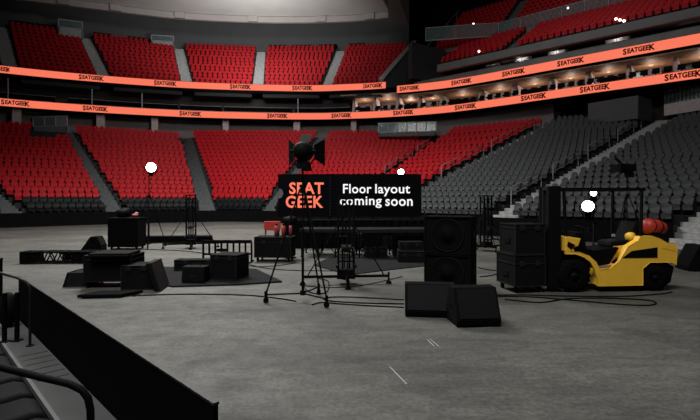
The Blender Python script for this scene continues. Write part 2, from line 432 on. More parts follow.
w.hexa([g(A, 22.6), g(A2, 21.6), g(Ai, 24.3), g(Ai+Vector((-.3, 0, 0)), 24.3), g(A, 25), g(A2, 25), g(Ai, 25), g(Ai+Vector((-.3, 0, 0)), 25)])
struct('trim_5', w, M['concrete_beam'])
w = MB(); w.add([(-80, -10, 33), (90, -10, 33), (90, 100, 33), (-80, 100, 33)], [(3, 2, 1, 0)]); struct('roof', w, M['black_wall'])

# ------------------------------------------------------------------ ribbons
def word(mb, P, right, cap):
    me1 = text_mesh('EATGEE', cap*1.36, .022, .01, 1.0)
    m = face_matrix(P, right); sx = .80
    mesh_to_mb(me1, m @ Matrix.Diagonal((sx, 1, 1, 1)), mb)
    for s, dx in (('S', -1), ('K', 1)):
        me = text_mesh(s, cap*1.62, .026, .01)
        wx = max(v.co.x for v in me1.vertices)*sx+cap*.42
        mesh_to_mb(me, m @ Matrix.Translation((dx*wx, -cap*.05, 0)) @ Matrix.Diagonal((.86, 1, 1, 1)), mb)
def ribbon(path, z0, z1, label, xs, cap=.40):
    mid = W(*path[len(path)//2], z0)
    t = thing('led_ribbon_board', label, 'led board', mid)
    b = MB(); strip_wall(path, z0, z1, .10, b); b.build('screen', M['ribbon'], t, world=True)
    b = MB(); slab(path, .10, .22, z0-.06, z1+.05, b); b.build('housing', M['black'], t, world=True)
    for x in xs:
        P, d = ray_hit(path, x)
        if d.x < 0: d = -d
        nrm = Vector((d.y, -d.x, 0))
        L = MB(); word(L, Vector((P.x, P.y, (z0+z1)/2))+nrm*.03, d, cap)
        L.build('lettering', M['ink'], t, world=True)
    return t
ribbon(sub_path(RIB, -20, 720), 10.74, 11.42, 'long lower coral led ribbon sweeping around the whole bowl above the lower seats',
       [15, 95, 190, 277, 341, 403, 465, 533, 594, 682])
ribbon(sub_path(RIB, -20, 385.5), 13.85, 14.5, 'upper coral led ribbon on the left, below the upper red seats', [-4, 91, 165, 240, 302, 372])
RIBR = offset_path(RIB, -.1)
ribbon(sub_path(RIBR, 397, 720), 13.22, 13.95, 'upper coral led ribbon on the right, above the lit suites', [409, 461, 513, 570, 638], .38)

# ledges in the dark recess on the left, paled to stand for reflected highlights
w = MB()
for x0, x1 in ((-15, 52), (68, 215), (222, 290), (293, 354)):
    w2 = sub_path(offset_path(RIB, .25), x0, x1); slab(w2, 0, .35, 11.44, 11.52, w)
struct('trim_6', w, M['column'])
for (x0, x1) in ((-15, 55), (68, 178), (180, 222), (224, 292), (295, 350)):
    b = MB(); pth = sub_path(offset_path(RIB, 1.5), x0, x1)
    slab(pth, 0, .12, 11.4, 12.25, b); o = struct('wall_balcony', b, M['black_wall'])
    b = MB(); slab(pth, -.02, .16, 12.25, 12.31, b); b.build('rail_cap', M['concrete_mid'], o)
    o['kind'] = 'structure'
for x in (8, 92, 142, 298):
    P = ray_hit(offset_path(RIB, .5), x)[0]
    b = MB(); b.cyl((P.x, P.y, 11.38), (P.x, P.y, 13.6), .06, 8); struct('post', b, M['metal'])
# pale columns under the lower ribbon
for x, wd in ((17, .7), (101, .75), (155, .65), (226, .65), (297, .75), (354, .6)):
    P, d = ray_hit(offset_path(RIB, 1.2), x)
    R = Matrix((d, Vector((-d.y, d.x, 0)), Vector((0, 0, 1)))).transposed()
    b = MB(); b.obox((P.x, P.y, 9.55), (wd, wd, 2.4), R); struct('column', b, M['column'], bevel=.03)

# ------------------------------------------------------------------ suites on the right, between the two ribbons
def side_suites():
    xs = [352, 372, 395, 416, 437, 474, 507, 545, 583, 625, 673, 735]
    ia = 0
    pthF = RIB
    b = MB(); slab(sub_path(RIB, 348, 400), 4.2, 4.4, 11.3, 13.9, b); slab(sub_path(RIB, 396, 745), 6.6, 6.8, 11.3, 13.9, b); struct('wall_suite_back', b, mat('dim_suite_back_wall', (.10, .075, .07), .8, noise=.1))
    b = MB(); slab(sub_path(RIB, 340, 398), .3, 4.4, 13.3, 13.4, b); slab(sub_path(RIB, 398, 745), .3, 6.6, 12.98, 13.08, b); struct('ceiling_suite', b, M['suite_ceiling'])
    b = MB(); slab(sub_path(RIB, 398, 745), .12, 6.8, 13.1, 13.3, b); struct('balcony_slab', b, M['black_wall'])
    names = ['corner suite farthest left', 'second suite from the corner', 'third suite from the corner', 'fourth suite from the corner', 'fifth suite from the corner', 'sixth suite from the corner',
             'seventh suite from the corner', 'eighth suite from the corner', 'ninth suite from the corner', 'tenth suite from the corner', 'last suite at the right edge']
    for i, x in enumerate(xs):
        P, d = ray_hit(RIB, x)
        if d.x < 0: d = -d
        n = Vector((-d.y, d.x, 0))
        R = Matrix((d, n, Vector((0, 0, 1)))).transposed()
        b = MB()
        # partition that slopes down towards the front
        zt = 12.98 if x > 397 else 13.3
        for a, c, h0, h1 in ((1.5, 4.2, zt, zt),):
            q = lambda s, h: Vector((P.x, P.y, 0))+n*s+Vector((0, 0, h))
            dp = 6.5 if x > 400 else 4.1; poly = [q(1.0, 11.38), q(dp, 11.38), q(dp, zt), q(1.7, zt)]
            b.prism([v-d*.12 for v in poly], d*.24)
        struct('suite_partition', b, M['suite_wall'])
        if i >= len(xs)-1: continue
        P2, d2 = ray_hit(RIB, xs[i+1])
        lenb = (P2-P).length; dirb = (P2-P).normalized(); nb = Vector((-dirb.y, dirb.x, 0))
        nm = names[i]
        # light on the suite ceiling
        c = P.lerp(P2, .45)+nb*2.9
        t = thing('suite_ceiling_light', 'small warm light under the ceiling of the '+nm, 'light', (c.x, c.y, zt-.02), 0, 'suite lights')
        bb = MB(); bb.lathe([(.0, -.03), (.16, -.03), (.18, 0), (.18, .02)], (0, 0, 0), (0, 0, 1), 12); bb.build('lens', M['bulb_warm'], t)
        l = bpy.data.lights.new('suite_light', 'POINT'); l.energy = 55; l.color = (1, .80, .66); l.shadow_soft_size = .15
        lo_ = bpy.data.objects.new('suite_light', l); COL.objects.link(lo_); lo_.location = (c.x, c.y, zt-.75)
        # television on the partition side
        c = P+dirb*.75+nb*2.6
        t = thing('television', 'black television on the wall of the '+nm, 'television', (c.x, c.y, 11.95), math.atan2(dirb.y, dirb.x), 'suite televisions')
        bb = MB(); bb.box(-.42, .42, -.04, .04, 0, .62); bb.build('casing', M['black'], t, bevel=.01)
        bb = MB(); bb.box(-.39, .39, -.048, -.038, .03, .59); bb.build('screen', M['screen'], t)
        bb = MB(); bb.box(-.05, .05, .02, .08, -.57, .2); bb.build('stand', M['metal_black'], t)
        # front row chairs
        k = max(2, int(lenb/.75))
        for j in range(k):
            c = P+dirb*((j+.5)*lenb/k)+nb*.75
            t = thing('suite_chair', 'dark balcony chair, %s from left in the %s' % (ordinal(j+1), nm), 'chair', (c.x, c.y, 11.38), math.atan2(dirb.y, dirb.x), 'chairs in the suites')
            bb = MB(); bb.box(-.25, .25, .18, .26, .40, .80); bb.build('backrest', M['vinyl'], t, bevel=.03)
            bb = MB(); bb.box(-.25, .25, -.22, .22, .36, .48); bb.build('seat', M['vinyl'], t, bevel=.03)
            bb = MB(); bb.cyl((0, 0, 0), (0, 0, .37), .04, 8); bb.cyl((0, 0, 0), (0, 0, .03), .2, 12); bb.build('pedestal', M['metal_black'], t)
        # counter
        c = P.lerp(P2, .5)+nb*2.2
        t = thing('suite_counter', 'pale counter at the back of the '+nm, 'counter', (c.x, c.y, 11.38), math.atan2(dirb.y, dirb.x), 'suite counters')
        bb = MB(); bb.box(-.6, .6, -.2, .2, 0, .95); bb.build('cabinet', M['suite_wall'] if i % 2 else M['black'], t, bevel=.01)
        bb = MB(); bb.box(-.66, .66, -.25, .25, .95, 1.0); bb.build('top', M['white'], t, bevel=.01)
side_suites()

# ------------------------------------------------------------------ balcony levels on the far right side
def SW(a, p, z=0.0): return W(a, p+(22-a)*.075, z)   # the right side swings slightly outward towards the camera
def side_line(p, a0, a1): return [(a0, p), (a1, p)]
def side_box(a0, a1, p0, p1, z0, z1, mb):
    mb.hexa([SW(a0, p0, z0), SW(a1, p0, z0), SW(a1, p1, z0), SW(a0, p1, z0), SW(a0, p0, z1), SW(a1, p0, z1), SW(a1, p1, z1), SW(a0, p1, z1)])
w = MB(); side_box(29.4, -6, 39.6, 39.72, 13.95, 14.5, w); struct('wall_balcony_front', w, M['concrete_mid'])
w = MB(); side_box(29.4, -6, 43.5, 43.8, 13.9, 15.4, w); struct('wall_balcony_rear', w, M['black_wall'])
w = MB(); side_box(25.9, -6, 38.4, 38.9, 14.75, 15.45, w); struct('trim_7', w, M['concrete_beam'], bevel=.03)
w = MB(); side_box(25.9, -6, 38.9, 46, 15.1, 15.35, w); struct('upper_side_slab', w, M['black_wall'])
def at_side(x, p, z):
    r = ray(x); k = r*UP.x+UP.y; q = r*UA.x+UA.y; t = (p+22*.075)/(k+.075*q); return Vector((r*t, t, z))
for i, (x, wd, y0, y1) in enumerate(((452, 1.5, 64, 70), (493, 1.2, 59.5, 65), (523, 1.4, 55, 62), (558, 1.5, 47, 54), (618, 1.7, 34.5, 41.5))):
    P = at_side(x, 40.7, 0); h = (y1-y0)*P.y/F-.4; P.z = HC+(HY-y1)*P.y/F-.15; h += .15
    t = thing('balcony_kiosk', 'small white box cabinet on the right balcony ledge, '+('leftmost of five', 'second from left', 'third from left', 'fourth from left', 'rightmost of five')[i], 'cabinet', P, math.atan2(-UA.y, -UA.x), 'white balcony cabinets')
    bb = MB(); bb.box(-wd/2, wd/2, -.35, .35, 0, h+.4); bb.build('body', M['white'], t, bevel=.02)
    l = bpy.data.lights.new('kiosk_light', 'POINT'); l.energy = 12; l.color = (1, .93, .9); l.shadow_soft_size = .1
    lo_ = bpy.data.objects.new('kiosk_light', l); COL.objects.link(lo_); lo_.location = P+UP*-.72+Vector((0, 0, .28))
    bb = MB(); bb.box(-.02, .02, -.36, -.34, .03, h+.35); bb.build('door_gap', M['black'], t)
# lower bank of the upper right seats
def side_section(name, a0, a1, p0, p1, rows, z0, z1, pitch=.55):
    FL, FR, BL, BR = SW(a0, p0), SW(a1, p0), SW(a0, p1), SW(a1, p1)
    return section(name, FL, FR, BL, BR, rows, z0, z1+.8, None, 'red', 0, None, pitch)
r1 = side_section('right upper front block', 26.2, 19.6, 39.5, 44.2, 6, 15.7, 18.6)
r2 = side_section('right upper front long block', 18.4, -3, 39.5, 44.2, 6, 15.7, 18.6)
aisle(r1, r2, M['step'], 'upper_side_stairs')
w = MB(); side_box(29.0, -6, 44.6, 46.0, 18.7, 19.15, w); struct('cross_aisle', w, M['concrete_beam'])
# glazed rail
t = thing('glass_railing', 'long teal glass railing along the upper right cross aisle', 'railing', SW(15, 44.8, 19.15))
mb = MB(); mb2 = MB()
RAIL = [(28.9, 40.9), (26.3, 42.4), (22.6, 44.7), (20.4, 44.8)]+[(20.4-2*k, 44.8) for k in range(1, 13)]
for q0, q1 in zip(RAIL, RAIL[1:]):
    A = SW(*q0); B = SW(*q1); e_ = (B-A).normalized(); n_ = Vector((-e_.y, e_.x, 0))*.02
    A2, B2 = A+e_*.05, B-e_*.05
    mb.hexa([Vector((v.x, v.y, h)) for h in (19.2, 20.5) for v in (A2-n_, B2-n_, B2+n_, A2+n_)])
    mb2.cyl((A.x, A.y, 19.15), (A.x, A.y, 20.58), .04, 6); mb2.cyl((A.x, A.y, 20.56), (B.x, B.y, 20.56), .045, 6); mb2.cyl((A.x, A.y, 19.18), (B.x, B.y, 19.18), .06, 6)
mb.build('pane', M['glass'], t, world=True); mb2.build('frame', M['metal'], t, world=True)
w = MB(); side_box(31.0, -6, 45.9, 46.1, 18.7, 19.5, w); struct('wall_cross_aisle', w, M['concrete_mid'])
r3 = side_section('right top block', 32.0, 24.2, 46.8, 53.5, 10, 19.7, 26.0)
r4 = side_section('right top long block', 22.9, -3, 46.8, 53.5, 10, 19.7, 26.0)
aisle(r3, r4, M['step'], 'upper_side_stairs')
t = thing('aisle_handrail', 'thin pale handrail climbing the dark left end of the top right seats', 'handrail', SW(32.6, 46.8, 21.3))
b = MB(); b.tube([SW(32.6, 46.5, 20.6), SW(32.6, 54, 27.5)], .035, 6)
for k in range(4): b.tube([SW(32.6, 46.8+k*2.2, 19.4+k*2.0), SW(32.6, 46.8+k*2.2, 20.85+k*2.0)], .03, 6)
b.build('rail', M['metal'], t, world=True)
w = MB(); side_box(60, -6, 55.5, 56, 20, 33, w); struct('wall_side', w, M['black_wall'])
# dark corner void: back wall and panel
P0, P1 = D(412, 45, 47), D(446, 45, 50)
w = MB(); w.hexa([g(P0, 14.6), g(P1, 14.6), g(P1+Vector((-.3, .6, 0)), 14.6), g(P0+Vector((-.3, .6, 0)), 14.6), g(P0, 18.4), g(P1, 18.4), g(P1+Vector((-.3, .6, 0)), 18.4), g(P0+Vector((-.3, .6, 0)), 18.4)])
struct('wall_corner', w, mat('dark_corner_wall_paint', (.022, .024, .024), .85, noise=.1))
P0, P1 = D(380, 0, 66), D(500, 0, 78)
w = MB(); w.hexa([g(P0, 10), g(P1, 10), g(P1+Vector((-.3, .6, 0)), 10), g(P0+Vector((-.3, .6, 0)), 10), g(P0, 33), g(P1, 33), g(P1+Vector((-.3, .6, 0)), 33), g(P0+Vector((-.3, .6, 0)), 33)])
struct('wall_void', w, M['black_wall'])
# little lit downlights on the upper right
for i, (x, y, p, lab) in enumerate(((473.5, 24, 44.9, 'by the top right stairs above the glass railing'), (479, 51.5, 39.4, 'under the cross aisle at the left'), (568, 8, 44.9, 'high on the right glass railing'),
                     (616, 19, 39.4, 'leftmost of three in a row on the right balcony'), (620, 20, 39.4, 'middle of three in a row on the right balcony'), (624, 21, 39.4, 'rightmost of three in a row on the right balcony'),
                     (683.5, 34, 40.3, 'leftmost of three above the right ribbon'), (689.5, 33, 40.3, 'middle of three above the right ribbon'), (695.5, 32, 40.3, 'rightmost of three above the right ribbon'))):
    q = at_side(x, p, 0); z = HC+(HY-y)*q.y/F
    t = thing('balcony_lamp', 'tiny white lamp '+lab, 'lamp', (q.x, q.y, z), 0, 'tiny balcony lamps')
    b = MB(); b.ball((0, 0, 0), .10, 10); b.build('bulb', M['bulb'], t)
    b = MB(); b.cyl((0, 0, -.3), (0, 0, -.09), .035, 6); b.build('stem', M['metal_black'], t)

# ------------------------------------------------------------------ booths and glazed boxes among the seats
def glass_booth(x0, x1, y0, ym, y1, t0, t1, panes, label, base_m, name='glazed_booth', depth=1.4):
    """low concrete wall (ym..y1) with a framed glass screen (y0..ym) on top"""
    A = D(x0, y1, t0); B = D(x1, y1, t1); d = (B-A); d.z = 0; wd = d.length; d.normalize()
    zb = (A.z+B.z)/2; zm = HC+(HY-ym)*(t0+t1)/2/F; zt = HC+(HY-y0)*(t0+t1)/2/F
    t = thing(name, label, 'booth', (A.x, A.y, zb), math.atan2(d.y, d.x))
    b = MB(); b.box(0, wd, 0, .12, -.25, zm-zb); b.box(0, .12, 0, depth, -.25, zm-zb); b.box(wd-.12, wd, 0, depth, -.25, zm-zb); b.build('low_wall', base_m, t)
    h0, h1 = zm-zb, zt-zb
    for k in range(panes):
        b = MB(); b.box(k*wd/panes+.06, (k+1)*wd/panes-.06, .04, .07, h0+.06, h1-.06); b.build('pane', M['glass'] if k < panes/2 else M['glass_pale'], t)
    b = MB()
    for k in range(panes+1): b.box(k*wd/panes-.05, k*wd/panes+.05, 0, .1, h0, h1)
    b.box(-.05, wd+.05, 0, .1, h0-.05, h0+.06); b.box(-.05, wd+.05, 0, .1, h1-.06, h1+.05)
    b.build('frame', M['step_up'], t)
    return t
glass_booth(33, 66.5, 116.5, 126.5, 134, 45, 44.5, 3, 'glazed booth with three panes at the top of the far left red seats', M['concrete_mid'])
glass_booth(378.5, 436, 122.5, 132, 133.5, 45.5, 44.5, 6, 'long glazed booth with six panes above the red seats right of the centre', M['step'])
glass_booth(58.5, 82.5, 20.5, 28, 35, 52, 53, 1, 'pale concrete and glass booth at the top of the upper far left seats', M['step_up'], depth=1.2)
glass_booth(151.5, 173.5, 35.5, 41, 43.5, 56.5, 57, 1, 'small glazed booth at the top of the second upper block', M['step_up'], depth=1.2)
# dark block over the stairs on the right and the curtained opening beside it
A = D(588, 117, 38); B = D(638, 115.5, 35.0); C2 = D(652, 115, 36.5)
w = MB(); zb = 8.2; zt = HC+(HY-103.5)*38/F
w.hexa([g(A, zb), g(B, zb), g(C2, zb), g(A+(C2-B), zb), g(A, zt), g(B, zt), g(C2, zt), g(A+(C2-B), zt)])
struct('wall_vomitory', w, M['wall_dark'])
A = D(664, 106, 36.5); B = D(720, 100, 33.0); d = (B-A); d.z = 0; wd = d.length; d.normalize()
zb = A.z; t = thing('glazed_screen', 'pale glazed screen with curtain at the top right of the dark seats', 'screen', (A.x, A.y, zb), math.atan2(d.y, d.x))
b = MB(); b.box(0, wd, 0, .1, -.8, .12); b.build('sill', M['column'], t)
b = MB()
for k in range(int(wd/.14)): b.box(k*.14+.02, k*.14+.12, .12+.05*(k % 2), .15+.05*(k % 2), .1, 1.3)
b.build('curtain', M['glass_pale'], t)
b = MB(); b.box(0, .08, 0, .1, .1, 1.35); b.box(wd*.3, wd*.3+.08, 0, .1, .1, 1.35); b.box(0, wd, 0, .1, 1.3, 1.38); b.build('frame', M['metal'], t)
# drink-rail stools on top of the upper deck
i = 0
for (x0, x1, n, nm) in ((13, 32, 6, 'behind the upper far left seats'), (38, 54, 4, 'left of the pale upper booth'), (96, 110, 5, 'at the left of the second upper block'), (130, 144, 4, 'in the middle of the second upper block'),
                        (153, 172, 5, 'inside the small upper booth'), (270, 285, 4, 'at the left of the upper corner block'), (294, 310, 5, 'in the middle of the upper corner block'), (320, 335, 4, 'at the right of the upper corner block'), (350, 362, 4, 'at the left of the upper end block')):
    for k in range(n):
        x = lerp(x0, x1, k/(n-1)); P = back_pt(x, up_y(x)-.2, ZTU)
        hd = Vector((P.x, P.y, 0)).normalized(); P = P+hd*1.0
        t = thing('bar_stool', 'black bar stool, %s from left, %s' % (ordinal(k+1), nm), 'stool', (P.x, P.y, ZTU-.8), math.atan2(hd.y, hd.x)-PI/2, 'stools behind the upper deck')
        b = MB(); b.box(-.2, .2, .12, .18, .85, 1.3); b.build('backrest', M['vinyl'], t, bevel=.03)
        b = MB(); b.cyl((0, 0, .8), (0, 0, .88), .2, 12); b.build('seat', M['vinyl'], t)
        b = MB(); b.cyl((0, 0, 0), (0, 0, .8), .04, 8); b.cyl((0, 0, 0), (0, 0, .03), .2, 12); b.build('pedestal', M['metal_black'], t)

# ------------------------------------------------------------------ seats
def seat_parts():
    back = MB(); back.prism([(x, -.10-(.07 if z > .5 else 0), z) for x, z in ((-.14, .34), (.14, .34), (.20, .49), (.229, .62), (.205, .74), (.10, .855), (-.10, .855), (-.205, .74), (-.229, .62), (-.20, .49))], (0, .05, 0))
    pan = MB(); pan.prism([(x, .02+(.05 if z > .4 else 0), z) for x, z in ((-.20, .22), (.20, .22), (.21, .32), (.18, .46), (-.18, .46), (-.21, .32))], (0, .07, 0))
    arm = MB(); arm.prism([(-.275, y, z) for y, z in ((-.08, 0), (.0, 0), (.0, .50), (.20, .50), (.20, .57), (-.10, .57))], (.05, 0, 0))
    return back, pan, arm
back, pan, arm = seat_parts()
def yaw_of(d): return math.atan2(d.y, d.x)+PI   # local -x runs along the row; the seat's front (+y) faces the floor
# the photo's plain seats face the floor: local +y = towards the rink
def seat_frame(d, P):
    n = Vector((-d.y, d.x, 0))
    toward = W(20, 10)-P
    if n.x*toward.x+n.y*toward.y < 0: return math.atan2(-d.y, -d.x)
    return math.atan2(d.y, d.x)
NEAR = {'red': [], 'charcoal': [], 'black': []}
M['black'+'_'] = M['black_seat']
def hidden(px, py):
    return (278 < px < 421 and 174 < py < 217) or (424 < px < 480 and py > 216) or (548 < px < 680 and py > 240) or (500 < px < 548 and py > 228)
for s in SEATS:
    c, P, d, sec, row, k, n, px, py = s
    if 0 < px < 700 and 0 < py < 420 and not hidden(px, py): NEAR[c].append((P.y, s))
chosen = set()
for c in NEAR:
    NEAR[c].sort(key=lambda q: q[0])
    NEAR[c] = [s for _, s in NEAR[c][:300]]
    chosen |= {id(s) for s in NEAR[c]}
SECN = {'far left block': 'far left red block', 'block behind the left lamp': 'block behind the bright left lamp', 'corner block': 'corner wedge block', 'block behind the sign': 'block behind the wide sign',
        'red block right of the sign': 'red block right of the sign', 'dark block left of the long stairs': 'dark block left of the long stairs', 'dark block behind the forklift': 'dark block behind the forklift'}
def individual(c, seats, name, colour_word, group):
    kx = .86 if c == 'charcoal' else 1.0
    def sc(mb):
        q = MB(); q.add([(v[0]*kx, v[1], v[2]) for v in mb.v], mb.f); return q
    mc = M['black_seat'] if c == 'black' else M[c]
    me_b = sc(back).mesh('backrest', mc); me_p = sc(pan).mesh('seat_pan', mc); me_a = sc(arm).mesh('armrest', M['seat_frame'])
    for s in seats:
        _, P, d, sec, row, k, n, px, py = s
        o = bpy.data.objects.new(name, None); COL.objects.link(o); o.empty_display_size = .1
        o.location = P; o.rotation_euler = (0, 0, seat_frame(d, P))
        where = SECN.get(sec, sec)
        tag(o, '%s stadium seat, %s from left, %s row up, %s' % (colour_word, ordinal(k), ordinal(row if row > 0 else row+2), where), 'seat', group)
        for nm, me in (('backrest', me_b), ('seat_pan', me_p), ('armrest', me_a)):
            q = bpy.data.objects.new(nm, me); COL.objects.link(q); q.parent = o
individual('red', NEAR['red'], 'red_stadium_seat', 'red', 'nearest red seats')
individual('black', NEAR['black'], 'black_stadium_seat', 'black', 'black seats of the front rows')
individual('charcoal', NEAR['charcoal'], 'charcoal_stadium_seat', 'charcoal', 'nearest charcoal seats')
for c, nm, lab in (('red', 'red_stadium_seats', 'rows of red stadium seats filling the far stands and the upper deck'), ('charcoal', 'charcoal_stadium_seats', 'rows of charcoal stadium seats filling the right stand and the far front rows')):
    big = MB()
    for s in SEATS:
        if s[0] != c or id(s) in chosen: continue
        P, d = s[1], s[2]
        px = s[7]
        if not -30 < px < 730 or P.y < 1: continue
        mtx = Matrix.Translation(P) @ Matrix.Rotation(seat_frame(d, P), 4, 'Z')
        for part, mi in ((back, 0), (pan, 0), (arm, 1)):
            big.add([mtx @ Vector((v[0]*(.86 if c == 'charcoal' else 1), v[1], v[2])) for v in part.v], part.f, mi)
    o = big.build(nm, [M[c], M['seat_frame']]); tag(o, lab, 'seats', None, 'stuff')

# handrails on the aisles
def handrail(A, side, f0, f1, label, h=.95, off=.1):
    FLn, BLn = (A[0], A[2]) if side == 'L' else (A[1], A[3])
    rows, z0, rise = A[4], A[5], A[6]
    def pt(f, hh):
        v = FLn.lerp(BLn, f); return Vector((v.x, v.y, z0+f*(rows-1)*rise+hh))
    t = thing('aisle_handrail', label, 'handrail', pt(f0, 0), 0, 'silver aisle handrails')
    b = MB(); b.tube([pt(f0, 0), pt(f0, h), pt(f1, h), pt(f1, 0)], .03, 6); b.build('rail', M['rail_grey'], t, world=True)
    b = MB(); b.tube([pt(f0, h*.55), pt(f1, h*.55)], .02, 6); b.build('lower_rail', M['rail_grey'], t, world=True)
for i, (f0, f1) in enumerate(((.10, .24), (.30, .44), (.50, .64), (.70, .82), (.88, .97))):
    handrail(s6, 'R', f0, f1, 'silver handrail on the long dark stairs, %s from the bottom' % ordinal(i+1))
for i, (f0, f1) in enumerate(((.35, .6), (.65, .95))):
    handrail(s5, 'R', f0, f1, 'silver handrail between red and dark seats, '+('lower one', 'upper one')[i])
for i, (f0, f1) in enumerate(((.4, .65), (.7, .95))):
    handrail(s4, 'R', f0, f1, 'silver handrail beside the stairs right of the sign, '+('lower one', 'upper one')[i])

# ================================================================== LIGHT STANDS AND LAMPS
def make_stand(name, label, loc, rz, height, group=None, hub=2.0, spread=.68, angs=(190, 312, 70)):
    """wheeled tripod stand with long legs and a spreader near the floor"""
    t = thing(name, label, 'light stand', loc, rz, group)
    b = MB(); b.cyl((0, 0, .14), (0, 0, hub*.62), .024, 10); b.cyl((0, 0, hub*.6), (0, 0, height), .017, 10)
    b.cyl((0, 0, height-.05), (0, 0, height), .028, 10); b.build('mast', M['metal_black'], t)
    b = MB(); b.cyl((0, 0, hub-.08), (0, 0, hub+.06), .05, 12); b.build('collar', M['metal_black'], t)
    b = MB(); b.cyl((0, 0, hub*.6), (0, 0, hub*.6+.08), .035, 10); b.build('collar', M['metal_black'], t)
    b = MB(); b.cyl((0, 0, .12), (0, 0, .2), .05, 12)
    b.build('hub', M['metal_black'], t)
    for a in angs:
        c, s = math.cos(math.radians(a)), math.sin(math.radians(a))
        b = MB(); b.tube([(c*.05, s*.05, hub), (c*spread, s*spread, .16)], .016, 8)
        k = .42; b.cyl((c*lerp(spread, .05, k), s*lerp(spread, .05, k), lerp(.16, hub, k)-.03), (c*lerp(spread, .05, k), s*lerp(spread, .05, k), lerp(.16, hub, k)+.04), .028, 8)
        b.build('leg', M['metal_black'], t)
        b = MB(); b.tube([(c*.04, s*.04, .15), (c*spread, s*spread, .15)], .015, 8); b.build('spreader', M['metal_black'], t)
        b = MB(); b.cyl((c*spread, s*spread, .10), (c*spread, s*spread, .21), .028, 10)
        b.cyl((c*spread-s*.022, s*spread+c*.022, .05), (c*spread+s*.022, s*spread-c*.022, .05), .05, 14); b.build('caster', M['rubber'], t)
    return t
def make_fresnel(label, loc, rz, tilt=0.0, lit=False, r=.17, group=None, doors=True, big=False):
    """theatre lamp; local +y is where it shines"""
    t = thing('stage_lamp', label, 'lamp', loc, rz, group)
    ct, st = math.cos(tilt), math.sin(tilt)
    R = Matrix.Rotation(tilt, 3, 'X'); o = Vector((0, 0, .24))
    T = lambda p: o+R@Vector(p)
    b = MB(); b.lathe([(0, -.26), (r*.6, -.26), (r*.85, -.2), (r, -.08), (r, .16), (r*1.08, .17), (r*1.08, .2), (r*.94, .2)], T((0, 0, 0)), R@Vector((0, 1, 0)), 24)
    b.build('housing', M['metal_black'], t)
    b = MB(); b.lathe([(r*.95, .185), (r*.6, .205), (0, .215)], T((0, 0, 0)), R@Vector((0, 1, 0)), 24); b.build('lens', M['lamp'] if lit else M['screen'], t)
    b = MB(); pts = [(-r-.05, 0, .24), (-r-.05, 0, .12), (-r*.8, 0, .0), (r*.8, 0, .0), (r+.05, 0, .12), (r+.05, 0, .24)]
    b.tube(pts, .014, 8); b.cyl((-r-.06, 0, .24), (-r+.01, 0, .24), .03, 10); b.cyl((r-.01, 0, .24), (r+.06, 0, .24), .03, 10); b.cyl((0, 0, -.08), (0, 0, .02), .025, 10)
    b.build('yoke', M['metal_black'], t)
    b = MB(); b.obox(T((0, -.08, -r-.07)), (.17, .24, .16), R); b.build('ballast_box', M['metal_black'], t, bevel=.01)
    if doors:
        for k in range(4):
            A = Matrix.Rotation(k*PI/2, 3, 'Y'); wd = r*(1.0 if k % 2 else .75); L = .34 if big else .24; fw, fl_ = (.86, .5) if big else (.72, .72); wo = wd*1.15 if not big else (.26 if k % 2 else .10)
            q = [A@Vector(p) for p in ((-wd*.75, .2, r*1.05), (wd*.75, .2, r*1.05), (wo, .2+L*fw, r*1.05+L*fl_), (-wo, .2+L*fw, r*1.05+L*fl_))]
            q = [T(p) for p in q]; n = (q[1]-q[0]).cross(q[3]-q[0]).normalized()*.004
            b = MB(); b.prism(q, n); b.build('barn_door', M['barn'], t)
    return t
# the tall one in the foreground
make_stand('light_stand', 'tall black wheeled light stand in the foreground, left of the centre', (-.86, 8.2, 0), 0, 2.42, angs=(190, 314, 68), spread=.66, hub=2.05)
make_fresnel('unlit black stage lamp with open shutters on the foreground stand', (-.86, 8.2, 2.5), math.radians(-3), .05, False, .17, big=True)
P = G(149, 247.5); make_stand('light_stand', 'black light stand carrying the bright lamp in front of the left stands', P, 1.75, 2.8)
make_fresnel('bright lit stage lamp high on the left stand, before red seats', (P.x+.08, P.y, 2.88), PI+.42, -.05, True, .19, doors=False)
P = D(401, 200, 21.3); make_stand('light_stand', 'black light stand hidden behind the right part of the sign', (P.x, P.y, 0), .5, 2.86)
make_fresnel('bright lit stage lamp shining over the top edge of the sign', (P.x, P.y, 2.92), PI-.12, 0, True, .15, doors=False)
P = D(627, 200, 15.4); make_stand('light_stand', 'black light stand behind the right half of the forklift', (P.x, P.y, 0), .2, 2.62)
make_fresnel('unlit stage lamp pointing left above the roof of the forklift', (P.x, P.y, 2.7), math.radians(85), 0, False, .16)
P = D(593.5, 200, 12.6); make_stand('light_stand', 'black light stand behind the forklift cab with two lit lamps', (P.x, P.y, 0), .9, 1.72, hub=1.25)
make_fresnel('larger lower bright lamp seen through the forklift cab', (P.x-.18, P.y-.05, 1.44), PI-.5, 0, True, .16, doors=False)
make_fresnel('smaller upper bright lamp under the forklift roof bars', (P.x, P.y, 1.80), PI-.5, .0, True, .085, doors=False)

